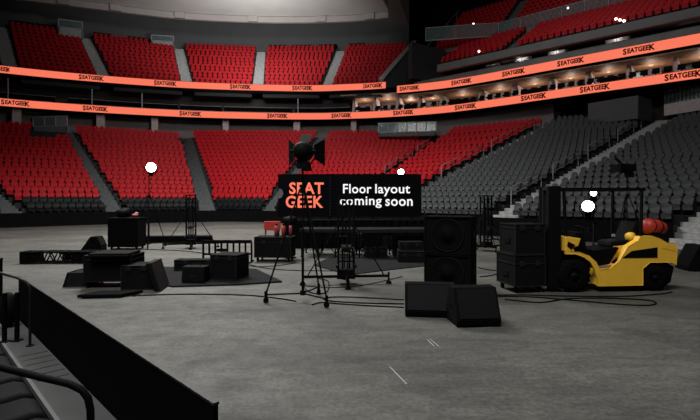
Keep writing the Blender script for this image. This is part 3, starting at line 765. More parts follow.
# ------------------------------------------------------------------ crank lift towers
def make_lift(label, loc, rz, h=1.95, spread=.95):
    t = thing('crank_lift', label, 'lift tower', loc, rz, 'crank lift towers')
    b = MB(); b.box(-.2, .2, -.2, .2, .14, .22); b.box(-.18, .18, -.16, .16, .22, .34); b.build('base', M['metal_black'], t, bevel=.01)
    b = MB()
    for x, y in ((-.17, -.1), (.17, -.1), (.17, .1), (-.17, .1)): b.box(x-.022, x+.022, y-.022, y+.022, .2, h)
    b.build('outer_mast', M['metal_black'], t)
    b = MB()
    for x in (-.075, .075): b.box(x-.02, x+.02, -.035, .035, .3, h-.12)
    for k in range(5): b.box(-.17, .17, -.11, -.09, .5+k*.34, .53+k*.34)
    b.box(-.19, .19, -.12, .12, h-.04, h); b.build('inner_mast', M['metal_black'], t)
    b = MB(); b.cyl((-.1, -.2, .82), (.1, -.2, .82), .07, 14); b.cyl((.1, -.2, .82), (.17, -.2, .82), .012, 8); b.cyl((.17, -.2, .82), (.17, -.36, .74), .012, 8); b.build('winch', M['metal_dark'], t)
    for x in (-.22, .17):
        b = MB(); b.box(x, x+.05, -.45, -.12, .42, .47); b.build('fork_arm', M['metal_black'], t)
    for k in range(4):
        a = k*PI/2+.06; c, s = math.cos(a), math.sin(a)
        L = spread if k % 2 == 0 else spread*.62
        R = Matrix.Rotation(a, 3, 'Z')
        b = MB(); b.obox((c*L/2, s*L/2, .17), (L, .055, .055), R); b.build('outrigger', M['metal_black'], t)
        b = MB(); b.cyl((c*L, s*L, .05), (c*L, s*L, .26), .022, 8); b.cyl((c*L, s*L, 0), (c*L, s*L, .06), .07, 12, r1=.045); b.build('foot', M['rubber'], t)
        b = MB(); b.tube([(c*L*.88, s*L*.88, .2), (c*.17, s*.14, 1.32)], .013, 8); b.build('brace', M['metal_black'], t)
    return t
P = G(346, 284); make_lift('black crank lift tower in front of the sign, nearest of the three', P, .02, 1.97)
P = G(191, 248); make_lift('black crank lift tower left of centre before the red seats', P, .25, 2.05, 1.0)
P = G(486, 251); make_lift('black crank lift tower between the loudspeaker stack and the road cases', P, .4, 2.02, .8)

# ------------------------------------------------------------------ the wide sign
t_s = 19.0; A = D(278, 217, t_s); B = D(421.5, 217, t_s); zt = D(0, 174, t_s).z; zb = A.z; wd = B.x-A.x; hh = zt-zb
sg = thing('ticket_sign', 'wide black ticket-shaped sign with coral and white lettering behind the crank lift', 'sign', (A.x, t_s, zb))
pts = []
def arc(cx, cz, r, a0, a1, n=6): return [(cx+r*math.cos(math.radians(lerp(a0, a1, i/n))), cz+r*math.sin(math.radians(lerp(a0, a1, i/n)))) for i in range(n+1)]
pts += arc(.06, .06, .06, 180, 270)+arc(wd-.12, .12, .12, 270, 360)+arc(wd-.12, hh-.12, .12, 0, 90)+arc(.06, hh-.06, .06, 90, 180)
pts += arc(0, hh*.55+.0, .22, 90, -90, 8)
b = MB(); b.prism_xz(pts, 0, .12); b.build('panel', M['sign'], sg)
def sign_text(s, px, py, wpx, hpx, m, weight):
    me = text_mesh(s, 1, weight, .01, 1.06)
    x0 = min(v.co.x for v in me.vertices); x1 = max(v.co.x for v in me.vertices); y0 = min(v.co.y for v in me.vertices); y1 = max(v.co.y for v in me.vertices)
    k = t_s/F; sx = wpx*k/(x1-x0); sy = hpx*k/(y1-y0)
    c = D(px, py, t_s); mb = MB()
    mt = face_matrix((c.x-A.x, -.01, c.z-zb), (1, 0, 0)) @ Matrix.Diagonal((sx, sy, 1, 1)) @ Matrix.Translation((-(x0+x1)/2, -(y0+y1)/2, 0))
    mesh_to_mb(me, mt, mb); return mb.build('lettering', m, sg)
sign_text('SEAT', 306.5, 188.2, 34.5, 11.8, M['coral'], .024)
sign_text('GEEK', 304.5, 201.8, 37.5, 12.2, M['coral'], .024)
sign_text('Floor', 357.3, 188.7, 28.5, 9.4, M['white_letter'], .014)
sign_text('layout', 392.6, 190.2, 34.8, 12.2, M['white_letter'], .014)
sign_text('coming', 360.8, 202.2, 41.7, 11.6, M['white_letter'], .014)
sign_text('soon', 399.0, 202.5, 27.3, 7.0, M['white_letter'], .014)
b = MB()
for k in range(14): c = D(330, 177+k*2.9, t_s); b.obox((c.x-A.x, -.008, c.z-zb), (.02, .016, .05))
b.build('perforation', M['wall_dark'], sg)
for x in (.5, wd*.36, wd*.66, wd-.4):
    b = MB(); b.box(x-.04, x+.04, .03, .11, -zb, .02); b.obox((x, .07, -zb+.02), (.12, .7, .04)); b.build('leg', M['metal_black'], sg)

# ------------------------------------------------------------------ cases
def make_case(label, loc, rz, w, d, h, wheels=True, lid=.2, group=None, name='road_case', m='case', latch=2):
    """loc: front left bottom corner on the floor; local x along the front, y going back"""
    t = thing(name, label, 'case', loc, rz, group)
    z0 = .13 if wheels else .0; zl = z0+(h-z0)*(1-lid)
    b = MB(); b.box(.012, w-.012, .012, d-.012, z0, zl-.006); b.build('body', M[m], t)
    b = MB(); b.box(.012, w-.012, .012, d-.012, zl+.006, h); b.build('lid', M[m], t)
    b = MB(); e = .022
    for x in (0, w-e):
        for y in (0, d-e): b.box(x, x+e, y, y+e, z0, h)
    for z in (z0, zl-e*.8, h-e*.6):
        zz = z+e*.9
        b.box(0, w, 0, e, z, zz); b.box(0, w, d-e, d, z, zz); b.box(0, e, 0, d, z, zz); b.box(w-e, w, 0, d, z, zz)
    b.build('edging', M['metal_dark'], t)
    for k in range(latch):
        x = w*(k+.5)/latch+(.0)
        b = MB(); b.box(x-.05, x+.05, -.006, .012, zl-.06, zl+.05); b.box(x-.015, x+.015, -.016, -.005, zl-.03, zl+.03); b.build('latch', M['metal_dark'], t, bevel=.003)
    zc = (z0+zl)/2
    for x in (-.008, w-.012):
        b = MB(); b.box(x, x+.02, d*.35, d*.65, zc-.05, zc+.05); b.build('handle', M['metal_black'], t)
    if wheels:
        for x in (.09, w-.09):
            for y in (.09, d-.09):
                b = MB(); b.cyl((x-.02, y, .05), (x+.02, y, .05), .05, 14); b.box(x-.03, x+.03, y-.03, y+.03, .05, z0); b.build('caster', M['rubber'], t)
    return t
make_case('lower wheeled black road case directly left of the forklift forks', (3.24, 8.86, 0), math.radians(10), .68, .72, .76, lid=.27, group='road cases')
make_case('upper black road case stacked on the case left of the forklift', (3.28, 8.93, .765), math.radians(8), .64, .66, .60, wheels=False, lid=.12, group='road cases')
P = G(254, 262); make_case('wheeled black road case under the left end of the sign', P, math.radians(-4), 1.12, .7, .74, lid=.25, group='road cases')
P = G(83, 288.5)
cs = make_case('big wide black road case on wheels at the left, beside the near wall', P, math.radians(4), .98, .72, .68, lid=.16, group='road cases')
P = G(120.5, 290.5); make_case('smaller black road case standing right of the big wide case', P, math.radians(6), .60, .6, .50, wheels=False, lid=.1, group='road cases', latch=2)
# leaning slanted lid beside it
P = G(155.5, 292); t = thing('case_lid', 'black case lid leaning at the right end of the left cases', 'lid', P, math.radians(8))
M['lid'] = M['black_soft']
b = MB(); b.prism_xz([(-.02, .0), (.08, 0), (-.10, .58), (-.20, .58)], 0, .7); b.build('panel', M['case'], t, bevel=.02)
b = MB(); b.prism_xz([(.08, -.0), (.105, 0), (-.075, .59), (-.10, .59)], -.01, .71); b.build('edging', M['metal_dark'], t)
P = D(120, 267, 9.55); t = thing('case_lid', 'flat black lid lying on top of the left road cases', 'lid', (-5.40, 9.27, .687), math.radians(4))
b = MB(); b.box(0, .80, 0, .66, 0, .06); b.build('panel', M['case'], t, bevel=.015)
b = MB(); b.box(-.01, .81, -.012, .0, .0, .02); b.build('edging', M['metal_dark'], t)
P = G(77, 299); t = thing('stage_plate', 'thin black plate lying on the floor before the left road cases', 'plate', P, math.radians(6))
b = MB(); b.prism([(0, 0, .015), (.78, 0, .015), (1.06, .38, .015), (.22, .38, .015)], (0, 0, .06)); b.build('panel', M['black_soft'], t, bevel=.01)
P = G(64, 287); t = thing('ramp', 'grey-black sloped ramp panel left of the big road case', 'ramp', P, math.radians(3))
b = MB(); b.prism_xz([(0, 0), (.5, 0), (.5, .30), (.1, .30)], 0, .55); b.build('panel', M['mat_grey'], t, bevel=.01)
b = MB(); b.prism_xz([(-.03, 0), (.0, 0), (.1, .31), (.07, .31)], -.01, .56); b.build('edging', M['metal_black'], t)

# lying trusses
def make_truss(label, A, rz, L, h=.3, w=.3, n=8, open_from=0.0, open_to=1.0):
    t = thing('lighting_truss', label, 'truss', A, rz, 'lying trusses')
    b = MB(); r = .028
    for y in (0, w):
        for z in (r, h-r): b.cyl((0, y, z), (L, y, z), r, 8)
    for x in (0, L):
        b.cyl((x, 0, r), (x, 0, h-r), r, 8); b.cyl((x, w, r), (x, w, h-r), r, 8); b.cyl((x, 0, r), (x, w, r), r, 8); b.cyl((x, 0, h-r), (x, w, h-r), r, 8)
    b.build('chord', M['metal_black'], t)
    b = MB()
    for k in range(n):
        x0, x1 = L*k/n, L*(k+1)/n
        za, zb_ = (r, h-r) if k % 2 else (h-r, r)
        for y in (0, w): b.cyl((x0, y, za), (x1, y, zb_), .018, 6)
        b.cyl((x0, 0 if k % 2 else w, h-r), (x1, w if k % 2 else 0, h-r), .016, 6)
    b.build('lacing', M['metal_black'], t)
    for a, c in ((0, open_from), (open_to, 1)):
        if c > a: b = MB(); b.box(L*a, L*c, .02, w-.02, .03, h-.03); b.build('cover', M['black_soft'], t)
    return t
P = G(20.5, 264); make_truss('black box truss lying on the floor at far left, open lacing showing', P, math.radians(3), 2.3, .36, .34, 16, .2, .62)
P = G(60, 262); make_truss('longer black truss lying behind the far left truss', (P.x, P.y+.15, 0), math.radians(2), 1.95, .285, .36, 12, .1, .35)
P = G(144, 243.5); make_truss('lumpy black truss lying on the floor behind the left lift tower', P, math.radians(5), 2.75, .31, .34, 10, 1.0, 1.0)

# monitor wedges and loudspeakers
def make_wedge(label, loc, rz, w, h, d=.55, flip=False):
    t = thing('floor_monitor', label, 'loudspeaker', loc, rz, 'floor monitors')
    k = h/.52
    prof = [(0, .015), (-.02, .1*k), (.17, h), (.40, h), (d, .24*k), (d, .015)]
    if flip: prof = [(0, .015), (0, .24*k), (.15, h), (.36, h), (d+.02, .1*k), (d, .015)]
    b = MB(); b.prism_yz(prof, 0, w); b.build('cabinet', M['black_soft'], t, bevel=.014)
    q0, q1 = (prof[1], prof[2])
    b = MB(); dy, dz = q1[0]-q0[0], q1[1]-q0[1]; L = math.hypot(dy, dz); ny, nz = -dz/L, dy/L
    b.prism([(.04, q0[0]+dy*.05+ny*.004, q0[1]+dz*.05+nz*.004), (w-.04, q0[0]+dy*.05+ny*.004, q0[1]+dz*.05+nz*.004), (w-.04, q0[0]+dy*.95+ny*.004, q0[1]+dz*.95+nz*.004), (.04, q0[0]+dy*.95+ny*.004, q0[1]+dz*.95+nz*.004)], (0, ny*.012, nz*.012)); b.build('grille', M['grille'], t)
    for x in (-.004, w-.008):
        b = MB(); b.box(x, x+.012, d*.42, d*.68, h*.42, h*.56); b.build('handle', M['metal_black'], t)
    b = MB()
    for x in (.08, w-.08):
        for y in (.06, d-.06): b.cyl((x, y, 0), (x, y, .016), .025, 8)
    b.build('rubber_feet', M['rubber'], t)
    return t
P = G(405, 317); make_wedge('black floor monitor before the loudspeaker stack, left of the pair', P, math.radians(-7), .80, .50)
P = G(457, 328); make_wedge('black floor monitor before the loudspeaker stack, right of the pair', P, math.radians(5), .66, .55, .52)
P = G(101, 253.5); make_wedge('black floor monitor standing alone beyond the far left trusses', P, math.radians(97), .5, .58, .66, True)
P = G(715, 272); make_wedge('black floor monitor at the right edge behind the forklift', P, math.radians(84), .6, .68, .62, True)

def make_sub(label, loc, rz, w, d, h):
    t = thing('bass_loudspeaker', label, 'loudspeaker', loc, rz, 'stacked bass loudspeakers')
    b = MB(); th = .03
    b.box(0, w, .03, d, .0, h); b.box(0, th, 0, .03, 0, h); b.box(w-th, w, 0, .03, 0, h); b.box(th, w-th, 0, .03, 0, th); b.box(th, w-th, 0, .03, h-th, h)
    b.build('cabinet', M['black_soft'], t, bevel=.008)
    c = Vector((w*.5, .03, h*.5)); r = min(w, h)*.43
    b = MB(); b.lathe([(r, .0), (r*1.06, -.012), (r, -.025), (r*.95, -.012), (r*.95, .0)], c, (0, 1, 0), 32); b.build('surround', M['case'], t)
    b = MB(); b.lathe([(r*.95, -.004), (r*.88, -.014), (r*.80, -.004), (r*.3, .022 if False else -.002), (r*.3, -.010), (r*.2, -.022), (0, -.026)], c, (0, 1, 0), 32); b.build('cone', M['rubber'], t)
    for x in (-.004, w-.008):
        b = MB(); b.box(x, x+.012, d*.35, d*.65, h*.45, h*.6); b.build('handle', M['metal_black'], t)
    return t
rz = math.radians(-25); P = G(471, 294.6); L = .943
base = Vector((P.x-L*math.cos(rz), P.y-L*math.sin(rz), 0))
make_sub('lower of two stacked black bass loudspeakers behind the floor monitors', base, rz, L, .66, .755)
make_sub('upper of two stacked black bass loudspeakers, large round cone facing left', base+Vector((0, 0, .765)), rz, L, .66, .755)

# tall box at left with things on top
P = G(107.5, 250); t = thing('equipment_rack', 'tall black equipment rack beside the left light stand', 'rack', P, 0)
b = MB(); b.box(0, 1.12, 0, .7, .1, 1.17); b.build('body', M['black_soft'], t, bevel=.015)
b = MB(); b.box(-.01, 1.13, -.01, .71, 1.14, 1.19); b.build('top', M['case'], t, bevel=.01)
for x in (.1, 1.02):
    for y in (.1, .6):
        c = MB(); c.cyl((x-.02, y, .05), (x+.02, y, .05), .05, 12); c.box(x-.03, x+.03, y-.03, y+.03, .05, .1); c.build('caster', M['rubber'], t)
t = thing('stage_lamp', 'dark lamp head lying on top of the tall left equipment rack', 'lamp', (P.x+.45, P.y+.3, 1.195), .6)
b = MB(); b.lathe([(0, -.24), (.12, -.24), (.17, -.1), (.17, .2), (.15, .2), (0, .17)], (0, 0, .17), (1, 0, .2), 18); b.build('housing', M['metal_black'], t)
b = MB(); b.tube([(0, -.19, .17), (0, -.22, .02), (0, .22, .02), (0, .19, .17)], .015, 6); b.build('yoke', M['metal_black'], t)
t = thing('cloth_bundle', 'small red and pale cloth bundle on the right of the tall left rack', 'cloth', (P.x+.90, P.y+.25, 1.195))
b = MB(); b.ball((0, 0, .08), .12, 12, 0, .6); b.ball((.05, .02, .15), .07, 10, 1, .8); b.build('cloth', [M['pink'], M['pale']], t)

# low carpeted platform with things on it
pl = [G(172, 287.5), G(238, 285.5), G(282, 282.5), G(256, 270), G(200, 268), G(158, 268), G(150, 281)]
t = thing('stage_mat', 'low dark mat spread on the floor under the left equipment', 'mat', (pl[0].x, pl[0].y, 0))
b = MB(); b.prism([(p.x, p.y, .0) for p in pl], (0, 0, .035)); b.build('surface', M['mat_grey'], t, world=True)
zb = .04
P = G(181, 284); t = thing('amplifier', 'small dark amplifier with badge on the floor mat', 'amplifier', (P.x, P.y, zb), math.radians(-6))
b = MB(); b.prism_yz([(0, 0), (.04, .34), (.34, .34), (.36, 0)], 0, .52); b.build('cabinet', M['case'], t, bevel=.02)
b = MB(); b.prism([(.03, -.004, .02), (.49, -.004, .02), (.49, .022, .29), (.03, .022, .29)], (0, -.006, 0)); b.build('grille', M['grille'], t)
b = MB(); b.box(.2, .32, -.008, .02, .11, .15); b.build('badge', M['metal_dark'], t)
b = MB(); b.tube([(.15, .19, .34), (.17, .19, .37), (.35, .19, .37), (.37, .19, .34)], .012, 6); b.build('handle', M['metal_black'], t)
P = G(210, 281); make_case('plain dark box case standing at the right on the floor mat', (P.x, P.y, zb), math.radians(-14), .66, .62, .56, wheels=False, lid=.12, group='road cases')
P = G(174, 272); make_case('long low black case behind the small amplifier', (P.x, P.y, zb), math.radians(2), 1.15, .35, .26, wheels=False, lid=.25, group='road cases')
# crowd barrier behind
P = G(203, 262.5); t = thing('crowd_barrier', 'black crowd barrier with upright bars behind the floor mat', 'barrier', (P.x, P.y, 0), math.radians(3))
b = MB(); L = 1.42; b.box(0, L, 0, .05, .56, .66); b.box(0, L, 0, .05, .22, .27); b.build('frame', M['metal_black'], t)
b = MB()
for k in range(9): x = L*k/8; b.box(x-.025, x+.025, .0, .05, .0 if k in (0, 8) else .22, .6)
b.build('bars', M['metal_black'], t)
b = MB()
for x in (0, L): b.box(x-.03, x+.03, -.3, .35, 0, .03)
b.build('foot', M['metal_black'], t)
# coiled cable on the low case
def coil(label, c, r, turns=4, th=.016, seed=0, squash=1.0):
    rnd = random.Random(seed); pts = []
    for i in range(turns*18):
        a = 2*PI*i/18; rr = r*(1+.08*math.sin(a*1.7+seed)+rnd.uniform(-.015, .015))
        pts.append((rr*math.cos(a), rr*math.sin(a)*squash, th+th*1.5*i/18*.7))
    t = thing('cable_coil', label, 'cable', c); b = MB(); b.tube(pts, th, 6); b.build('cable', M['rubber'], t); return t
coil('coil of black cable on the long low case', (P.x+.5, P.y+.17, .302), .14, 5, .013, 2, .7)

# ------------------------------------------------------------------ stage decks under the sign
def make_deck(label, x, y, w, d, h, rz=0.0, legs=4, m='mat_grey'):
    t = thing('stage_deck', label, 'stage deck', (x, y, 0), rz, 'stage decks')
    b = MB(); b.box(0, w, 0, d, h-.09, h); b.build('platform', M[m], t)
    b = MB(); b.box(-.01, w+.01, -.02, 0, h-.1, h+.005); b.box(-.01, w+.01, d, d+.02, h-.1, h+.005); b.box(-.02, 0, 0, d, h-.1, h+.005); b.box(w, w+.02, 0, d, h-.1, h+.005); b.build('edging', M['metal_dark'], t)
    for i in range(legs):
        for yy in (.05, d-.05):
            xx = .05+(w-.1)*i/(legs-1)
            c = MB(); c.cyl((xx, yy, .0), (xx, yy, h-.09), .024, 8); c.cyl((xx, yy, 0), (xx, yy, .03), .05, 8); c.build('leg', M['metal_black'], t)
    b = MB()
    for i in range(legs-1):
        xa = .05+(w-.1)*i/(legs-1); xb = .05+(w-.1)*(i+1)/(legs-1)
        b.cyl((xa, .05, .1), (xb, .05, h-.16), .014, 6); b.cyl((xb, .05, .1), (xa, .05, h-.16), .014, 6)
    b.build('cross_brace', M['metal_black'], t)
    return t
P = G(358, 259); make_deck('long black stage deck below the right half of the sign', P.x, P.y, 2.35, 1.2, .92, math.radians(4), 5)
P = G(300, 257); make_deck('black stage deck below the left half of the sign', P.x, P.y, 1.75, 1.2, .90, math.radians(-2), 4)
P = G(318, 247); make_deck('second black stage deck standing behind the first two', P.x, P.y, 3.4, 1.2, 1.0, math.radians(1), 6)
P = G(398, 263); make_case('wide flat black case on the floor left of the loudspeaker stack', P, math.radians(-3), .82, .6, .34, wheels=False, lid=.3, group='road cases')
P = G(400, 262); make_case('narrow black case on top of the flat case left of the loudspeaker stack', (P.x, P.y+.05, .345), math.radians(2), .70, .45, .24, wheels=False, lid=.3, group='road cases')
P = G(366, 260); make_case('low black case under the right stage deck', (P.x, P.y+.3, 0), math.radians(5), .7, .5, .34, wheels=False, lid=.3, group='road cases')
for i, (x, y, w, d, h, lab) in enumerate(((336, 252, .42, .4, .55, 'black upright case under the stage decks, left one'), (352, 251, .36, .4, .62, 'black upright case under the stage decks, middle one'), (384, 250, .5, .4, .5, 'black upright case under the stage decks, right one'))):
    P = G(x, y); make_case(lab, P, .05*i, w, d, h, wheels=True, group='road cases', latch=1)
pl = [G(314, 265.5), G(348, 275.5), G(392, 270), G(424, 266.5), G(424, 258.5), G(330, 257.5)]
t = thing('stage_mat', 'dark grey mat spread on the floor under the stage decks', 'mat', (pl[1].x, pl[1].y, 0))
b = MB(); b.prism([(p.x, p.y, 0) for p in pl], (0, 0, .022)); b.build('surface', M['mat_grey'], t, world=True)
P0, P1 = D(286, 200, 16.9), D(426, 200, 16.9)
t = thing('darkening_drape', 'added black pleated drape darkening the gap behind the stage decks under the sign', 'drape', (P0.x, P0.y, 0))  # added sheet that darkens the view beneath the sign
b = MB(); n = 90; L = P1.x-P0.x; prof = [(L*i/n, .05*math.sin(i*1.3)+.015*math.sin(i*.41)) for i in range(n+1)]
b.prism([(x, y, .02) for x, y in prof]+[(x, y+.02, .02) for x, y in reversed(prof)], (0, 0, 1.06)); b.build('cloth', M['black_soft'], t)
b = MB(); b.cyl((-.05, .01, 1.09), (L+.05, .01, 1.09), .025, 8); b.build('rail', M['metal_black'], t)
for x in (-.03, L*.5, L+.03):
    b = MB(); b.cyl((x, .1, 0), (x, .1, 1.09), .022, 8); b.box(x-.2, x+.2, .0, .3, 0, .015); b.build('upright', M['metal_black'], t)
P = G(394, 257)
for k in range(6):
    t = thing('deck_panel', 'flat black deck panel in the low stack left of the loudspeakers, %s' % (('lowest', 'second from the floor', 'third from the floor', 'fourth from the floor', 'second from the top', 'topmost')[k]), 'panel', (P.x+.02*(k % 2), P.y+.1, .02+k*.105), .02*(k % 3), 'stacked deck panels')
    b = MB(); b.box(0, .95, 0, .6, 0, .085); b.build('board', M['black_soft'], t)
    b = MB(); b.box(-.008, .958, -.01, 0, .01, .075); b.build('edging', M['metal_dark'], t)
# red things left of the sign
P = D(264, 231, 15.2); t = thing('partition_screen', 'bright red panel standing behind the wheeled case left of the sign', 'panel', (P.x, P.y, 0))
b = MB(); b.box(0, .55, 0, .05, .82, 1.13); b.build('panel', M['red_case'], t, bevel=.01)
b = MB(); b.box(.03, .07, .02, .06, 0, .9); b.box(.48, .52, .02, .06, 0, .9); b.box(.0, .1, -.18, .22, 0, .03); b.box(.45, .55, -.18, .22, 0, .03); b.build('stand', M['metal_black'], t)
for i, (x, wd, m, lab) in enumerate(((276.5, .13, 'pink', 'pinkish red upright tube on the wheeled case, left of three'), (283.5, .12, 'red_case', 'dark red upright tube on the wheeled case, middle of three'), (290.5, .10, 'pink', 'pinkish red upright tube on the wheeled case, right of three'))):
    q = D(x, 240, 13.75)
    t = thing('upright_tube', lab, 'tube', (q.x, q.y, .745), 0, 'red tubes on the wheeled case')
    b = MB(); b.lathe([(0, 0), (wd/2, 0), (wd/2, .26), (wd*.35, .32), (0, .32)], (0, 0, 0), (0, 0, 1), 12); b.build('body', M[m], t)
    b = MB(); b.lathe([(wd*.30, .32), (wd*.30, .37), (0, .37)], (0, 0, 0), (0, 0, 1), 10); b.build('cap', M['black'], t)
q = D(287, 222, 14.0); t = thing('stage_lamp', 'black lamp head on a short post left below the sign', 'lamp', (q.x+.05, q.y+.35, 0))
b = MB(); b.cyl((0, 0, 0), (0, 0, 1.02), .02, 8); b.cyl((0, 0, 0), (0, 0, .03), .2, 14); b.build('post', M['metal_black'], t)
b = MB(); b.lathe([(0, -.2), (.12, -.2), (.17, -.05), (.17, .2), (.15, .2), (0, .17)], (0, 0, 1.17), (-1, -.4, -.2), 18); b.build('housing', M['metal_black'], t)

# ------------------------------------------------------------------ cables on the floor
def cable(label, px, r=.011, z=.012, closed=False, m='rubber'):
    pts = [G(x, y) for x, y in px]; sp = smooth_path([(p.x, p.y) for p in pts], 8)
    c = pts[len(pts)//2]
    t = thing('floor_cable', label, 'cable', (c.x, c.y, 0))
    b = MB(); b.tube([(x, y, z) for x, y in sp], r, 6); b.build('cable', M[m], t, world=True); return t
cable('black cable looping on the floor left of the floor monitors', [(404, 300.5), (370, 298.5), (338, 297.5), (324, 299), (330, 301.5), (360, 303.5), (404, 304.5)])
cable('black cable running along the floor into the left floor monitor', [(404, 308), (372, 306.5), (340, 304.5), (322, 303), (312, 305.5)])
cable('long black cable running from the left cases to the foreground stand', [(132, 296.5), (170, 295), (210, 294.8), (250, 296), (282, 299.5), (296, 302)])
cable('black cable winding on the floor behind the foreground stand', [(246, 264), (268, 269), (300, 271), (345, 272), (330, 277), (304, 278)])
cable('black cable curling on the floor beside the nearest lift tower', [(302, 279), (305, 289), (314, 294), (326, 293), (329, 286), (327, 281), (318, 279)])
cable('thin black cable crossing the floor before the wheeled case', [(245, 266), (262, 267), (282, 265.5), (296, 263)])
cable('black cable looping on the floor before the forklift', [(498, 297), (530, 297.5), (580, 301.5), (620, 305), (648, 306), (656, 303.5), (645, 300.5), (610, 298.8), (570, 299.2), (540, 303), (505, 300)], .012)
cable('black cable running across the floor behind the floor monitors to the right cases', [(480, 296), (520, 295.5), (560, 296.5), (620, 297), (660, 294.5), (672, 292.5)], .012)
cable('black cable trailing on the floor beyond the loudspeaker stack', [(478, 268), (490, 270.5), (505, 272), (490, 276), (480, 277)], .012)
cable('black cable lying along the floor left of the lift tower base', [(300, 286), (330, 288), (362, 286), (402, 277)], .008)
cable('black cable lying on the floor beneath the left light stand', [(128, 251), (150, 250), (178, 251), (205, 254), (222, 261)], .016)

# chalk and scuff marks on the concrete
def mark(p0, p1, w, label):
    A, B = G(*p0), G(*p1); d = (B-A).normalized(); n = Vector((-d.y, d.x, 0))*w/2
    b = MB(); b.prism([A-n, B-n, B+n, A+n], (0, 0, .0025)); o = b.build('chalk_mark', M['chalk']); tag(o, label, 'chalk mark')
mark((390, 367), (406.5, 384), .012, 'long thin chalk line on the concrete below the floor monitors')
mark((427, 339.5), (434, 346), .012, 'short chalk dash on the concrete, left stroke of the small pair')
mark((430, 339), (439, 346.5), .012, 'short chalk dash on the concrete, right stroke of the small pair')

# ================================================================== FORKLIFT
fo = G(563, 293); fk = thing('forklift', 'yellow forklift truck parked at the right with its forks toward the road cases', 'forklift', fo, math.radians(4))
K = 8.95/F
def fx(x): return (x-563)*K*1.045
def fz(y): return (293-y)*K
def FP(lst): return [(fx(x), fz(y)) for x, y in lst]
W_ = 1.06
body = FP([(566, 254), (576, 254.5), (584, 257.5), (590, 262), (594.5, 269), (597, 278), (598, 286.5), (643.5, 286.5), (643.5, 269.5), (650.5, 263.5), (672, 263.5), (677.5, 266), (678.5, 250), (676.5, 244.5), (668, 243), (660, 238.5), (652, 236.5), (641, 237), (638.5, 241), (628, 247), (619, 262), (611, 269), (600, 270), (596, 262), (589, 255.5), (581, 252.5), (566, 251.5)])
b = MB()
def ear(poly, y0, y1, mb, mi=0):
    """sweep a concave side outline across the width: triangulate it first"""
    from mathutils.geometry import tessellate_polygon
    v = [Vector((x, z, 0)) for x, z in poly]; tri = tessellate_polygon([v]); n = len(poly)
    vs = [(x, y0, z) for x, z in poly]+[(x, y1, z) for x, z in poly]
    fs = [tuple(t_) for t_ in tri]+[tuple(i+n for i in reversed(t_)) for t_ in tri]+[(i, (i+1) % n, n+(i+1) % n, n+i) for i in range(n)]
    mb.add(vs, fs, mi)
ear(body, 0, .05, b)
far_side = FP([(566, 262), (590, 262), (594.5, 269), (597, 278), (598, 286.5), (643.5, 286.5), (643.5, 269.5), (650.5, 263.5), (672, 263.5), (677.5, 266), (678.5, 250), (676.5, 244.5), (668, 243), (662, 240), (655, 240), (648, 252), (636, 266), (611, 270), (600, 270), (594, 262), (588, 257), (566, 257)])
ear(far_side, W_-.05, W_, b)
# floor, inner frame and counterweight between the two side skins
b.prism_xz(FP([(598, 286), (643, 286), (643, 270.5), (600, 270.5)]), .05, W_-.05)
b.prism_xz(FP([(650.5, 263.5), (677.5, 263.5), (678, 250), (676.5, 244.5), (668, 243), (660, 238.5), (652, 236.5), (641, 237), (638.5, 241), (628, 247), (622, 262)]), .05, .16)
b.prism_xz(FP([(650.5, 263.5), (677.5, 263.5), (678, 250), (676.5, 244.5), (668, 243), (660, 239), (655, 239), (650, 250)]), .16, W_-.05)
b.build('body', M['yellow'], fk, bevel=.012)
b = MB(); b.prism_xz(FP([(565.5, 236.5), (581, 238.5), (578.5, 246), (573, 248), (575, 251.5), (565.5, 251.5)]), .0, W_); b.build('cowl', M['yellow'], fk, bevel=.012)
b = MB(); b.prism_xz(FP([(568, 241.5), (575, 245), (571, 249.5), (567, 246)]), -.012, -.002); b.build('lamp_recess', M['black'], fk)
b = MB(); b.prism_xz(FP([(622.5, 258.5), (632, 251.5), (658, 248), (658, 258.5)]), -.008, .004); b.build('side_panel', M['black'], fk)
b = MB(); b.prism_xz(FP([(643, 271), (650.5, 264.5), (671, 264.5), (677.5, 268.5), (674, 284), (668, 288), (643, 288)]), .06, W_-.06); b.build('rear_axle_housing', M['black'], fk)
b = MB(); b.prism_xz(FP([(600, 270), (566, 270), (566, 254), (585, 257)]), .3, W_-.3); b.prism_xz(FP([(600, 269), (616, 266), (626, 249), (600, 252)]), .2, W_-.2); b.build('chassis', M['black'], fk)
b = MB(); b.prism_xz(FP([(661, 243.8), (677, 246), (677, 252), (663, 249)]), -.006, .002); b.build('counterweight_seam', M['yellow'], fk)
def wheel(x, r, y0, y1):
    c = Vector((fx(x), y0, r))
    b = MB(); b.lathe([(r*.45, 0), (r*.8, -.0), (r*.96, .025), (r, .06), (r, y1-y0-.06), (r*.96, y1-y0-.025), (r*.8, y1-y0), (r*.45, y1-y0)], c, (0, 1, 0), 32)
    for k in range(20):
        a = 2*PI*k/20; b.obox(c+Vector((math.cos(a)*r*.99, (y1-y0)/2, math.sin(a)*r*.99)), (.03, (y1-y0)*.8, .03), Matrix.Rotation(-a, 3, 'Y'))
    o = b.build('wheel', M['rubber'], fk)
    b = MB(); b.lathe([(r*.46, .02), (r*.42, .05), (r*.2, .04), (r*.18, -.01), (0, -.012)], c, (0, 1, 0), 24)
    for k in range(6):
        a = 2*PI*k/6; p = c+Vector((math.cos(a)*r*.3, .03, math.sin(a)*r*.3)); b.cyl(p, p-Vector((0, .03, 0)), .014, 8)
    b.build('hub', M['metal_black'], o)
wheel(575.5, .335, .01, .27); wheel(657.5, .28, .02, .25); wheel(575.5, .335, W_-.27, W_-.01); wheel(657.5, .28, W_-.25, W_-.02)
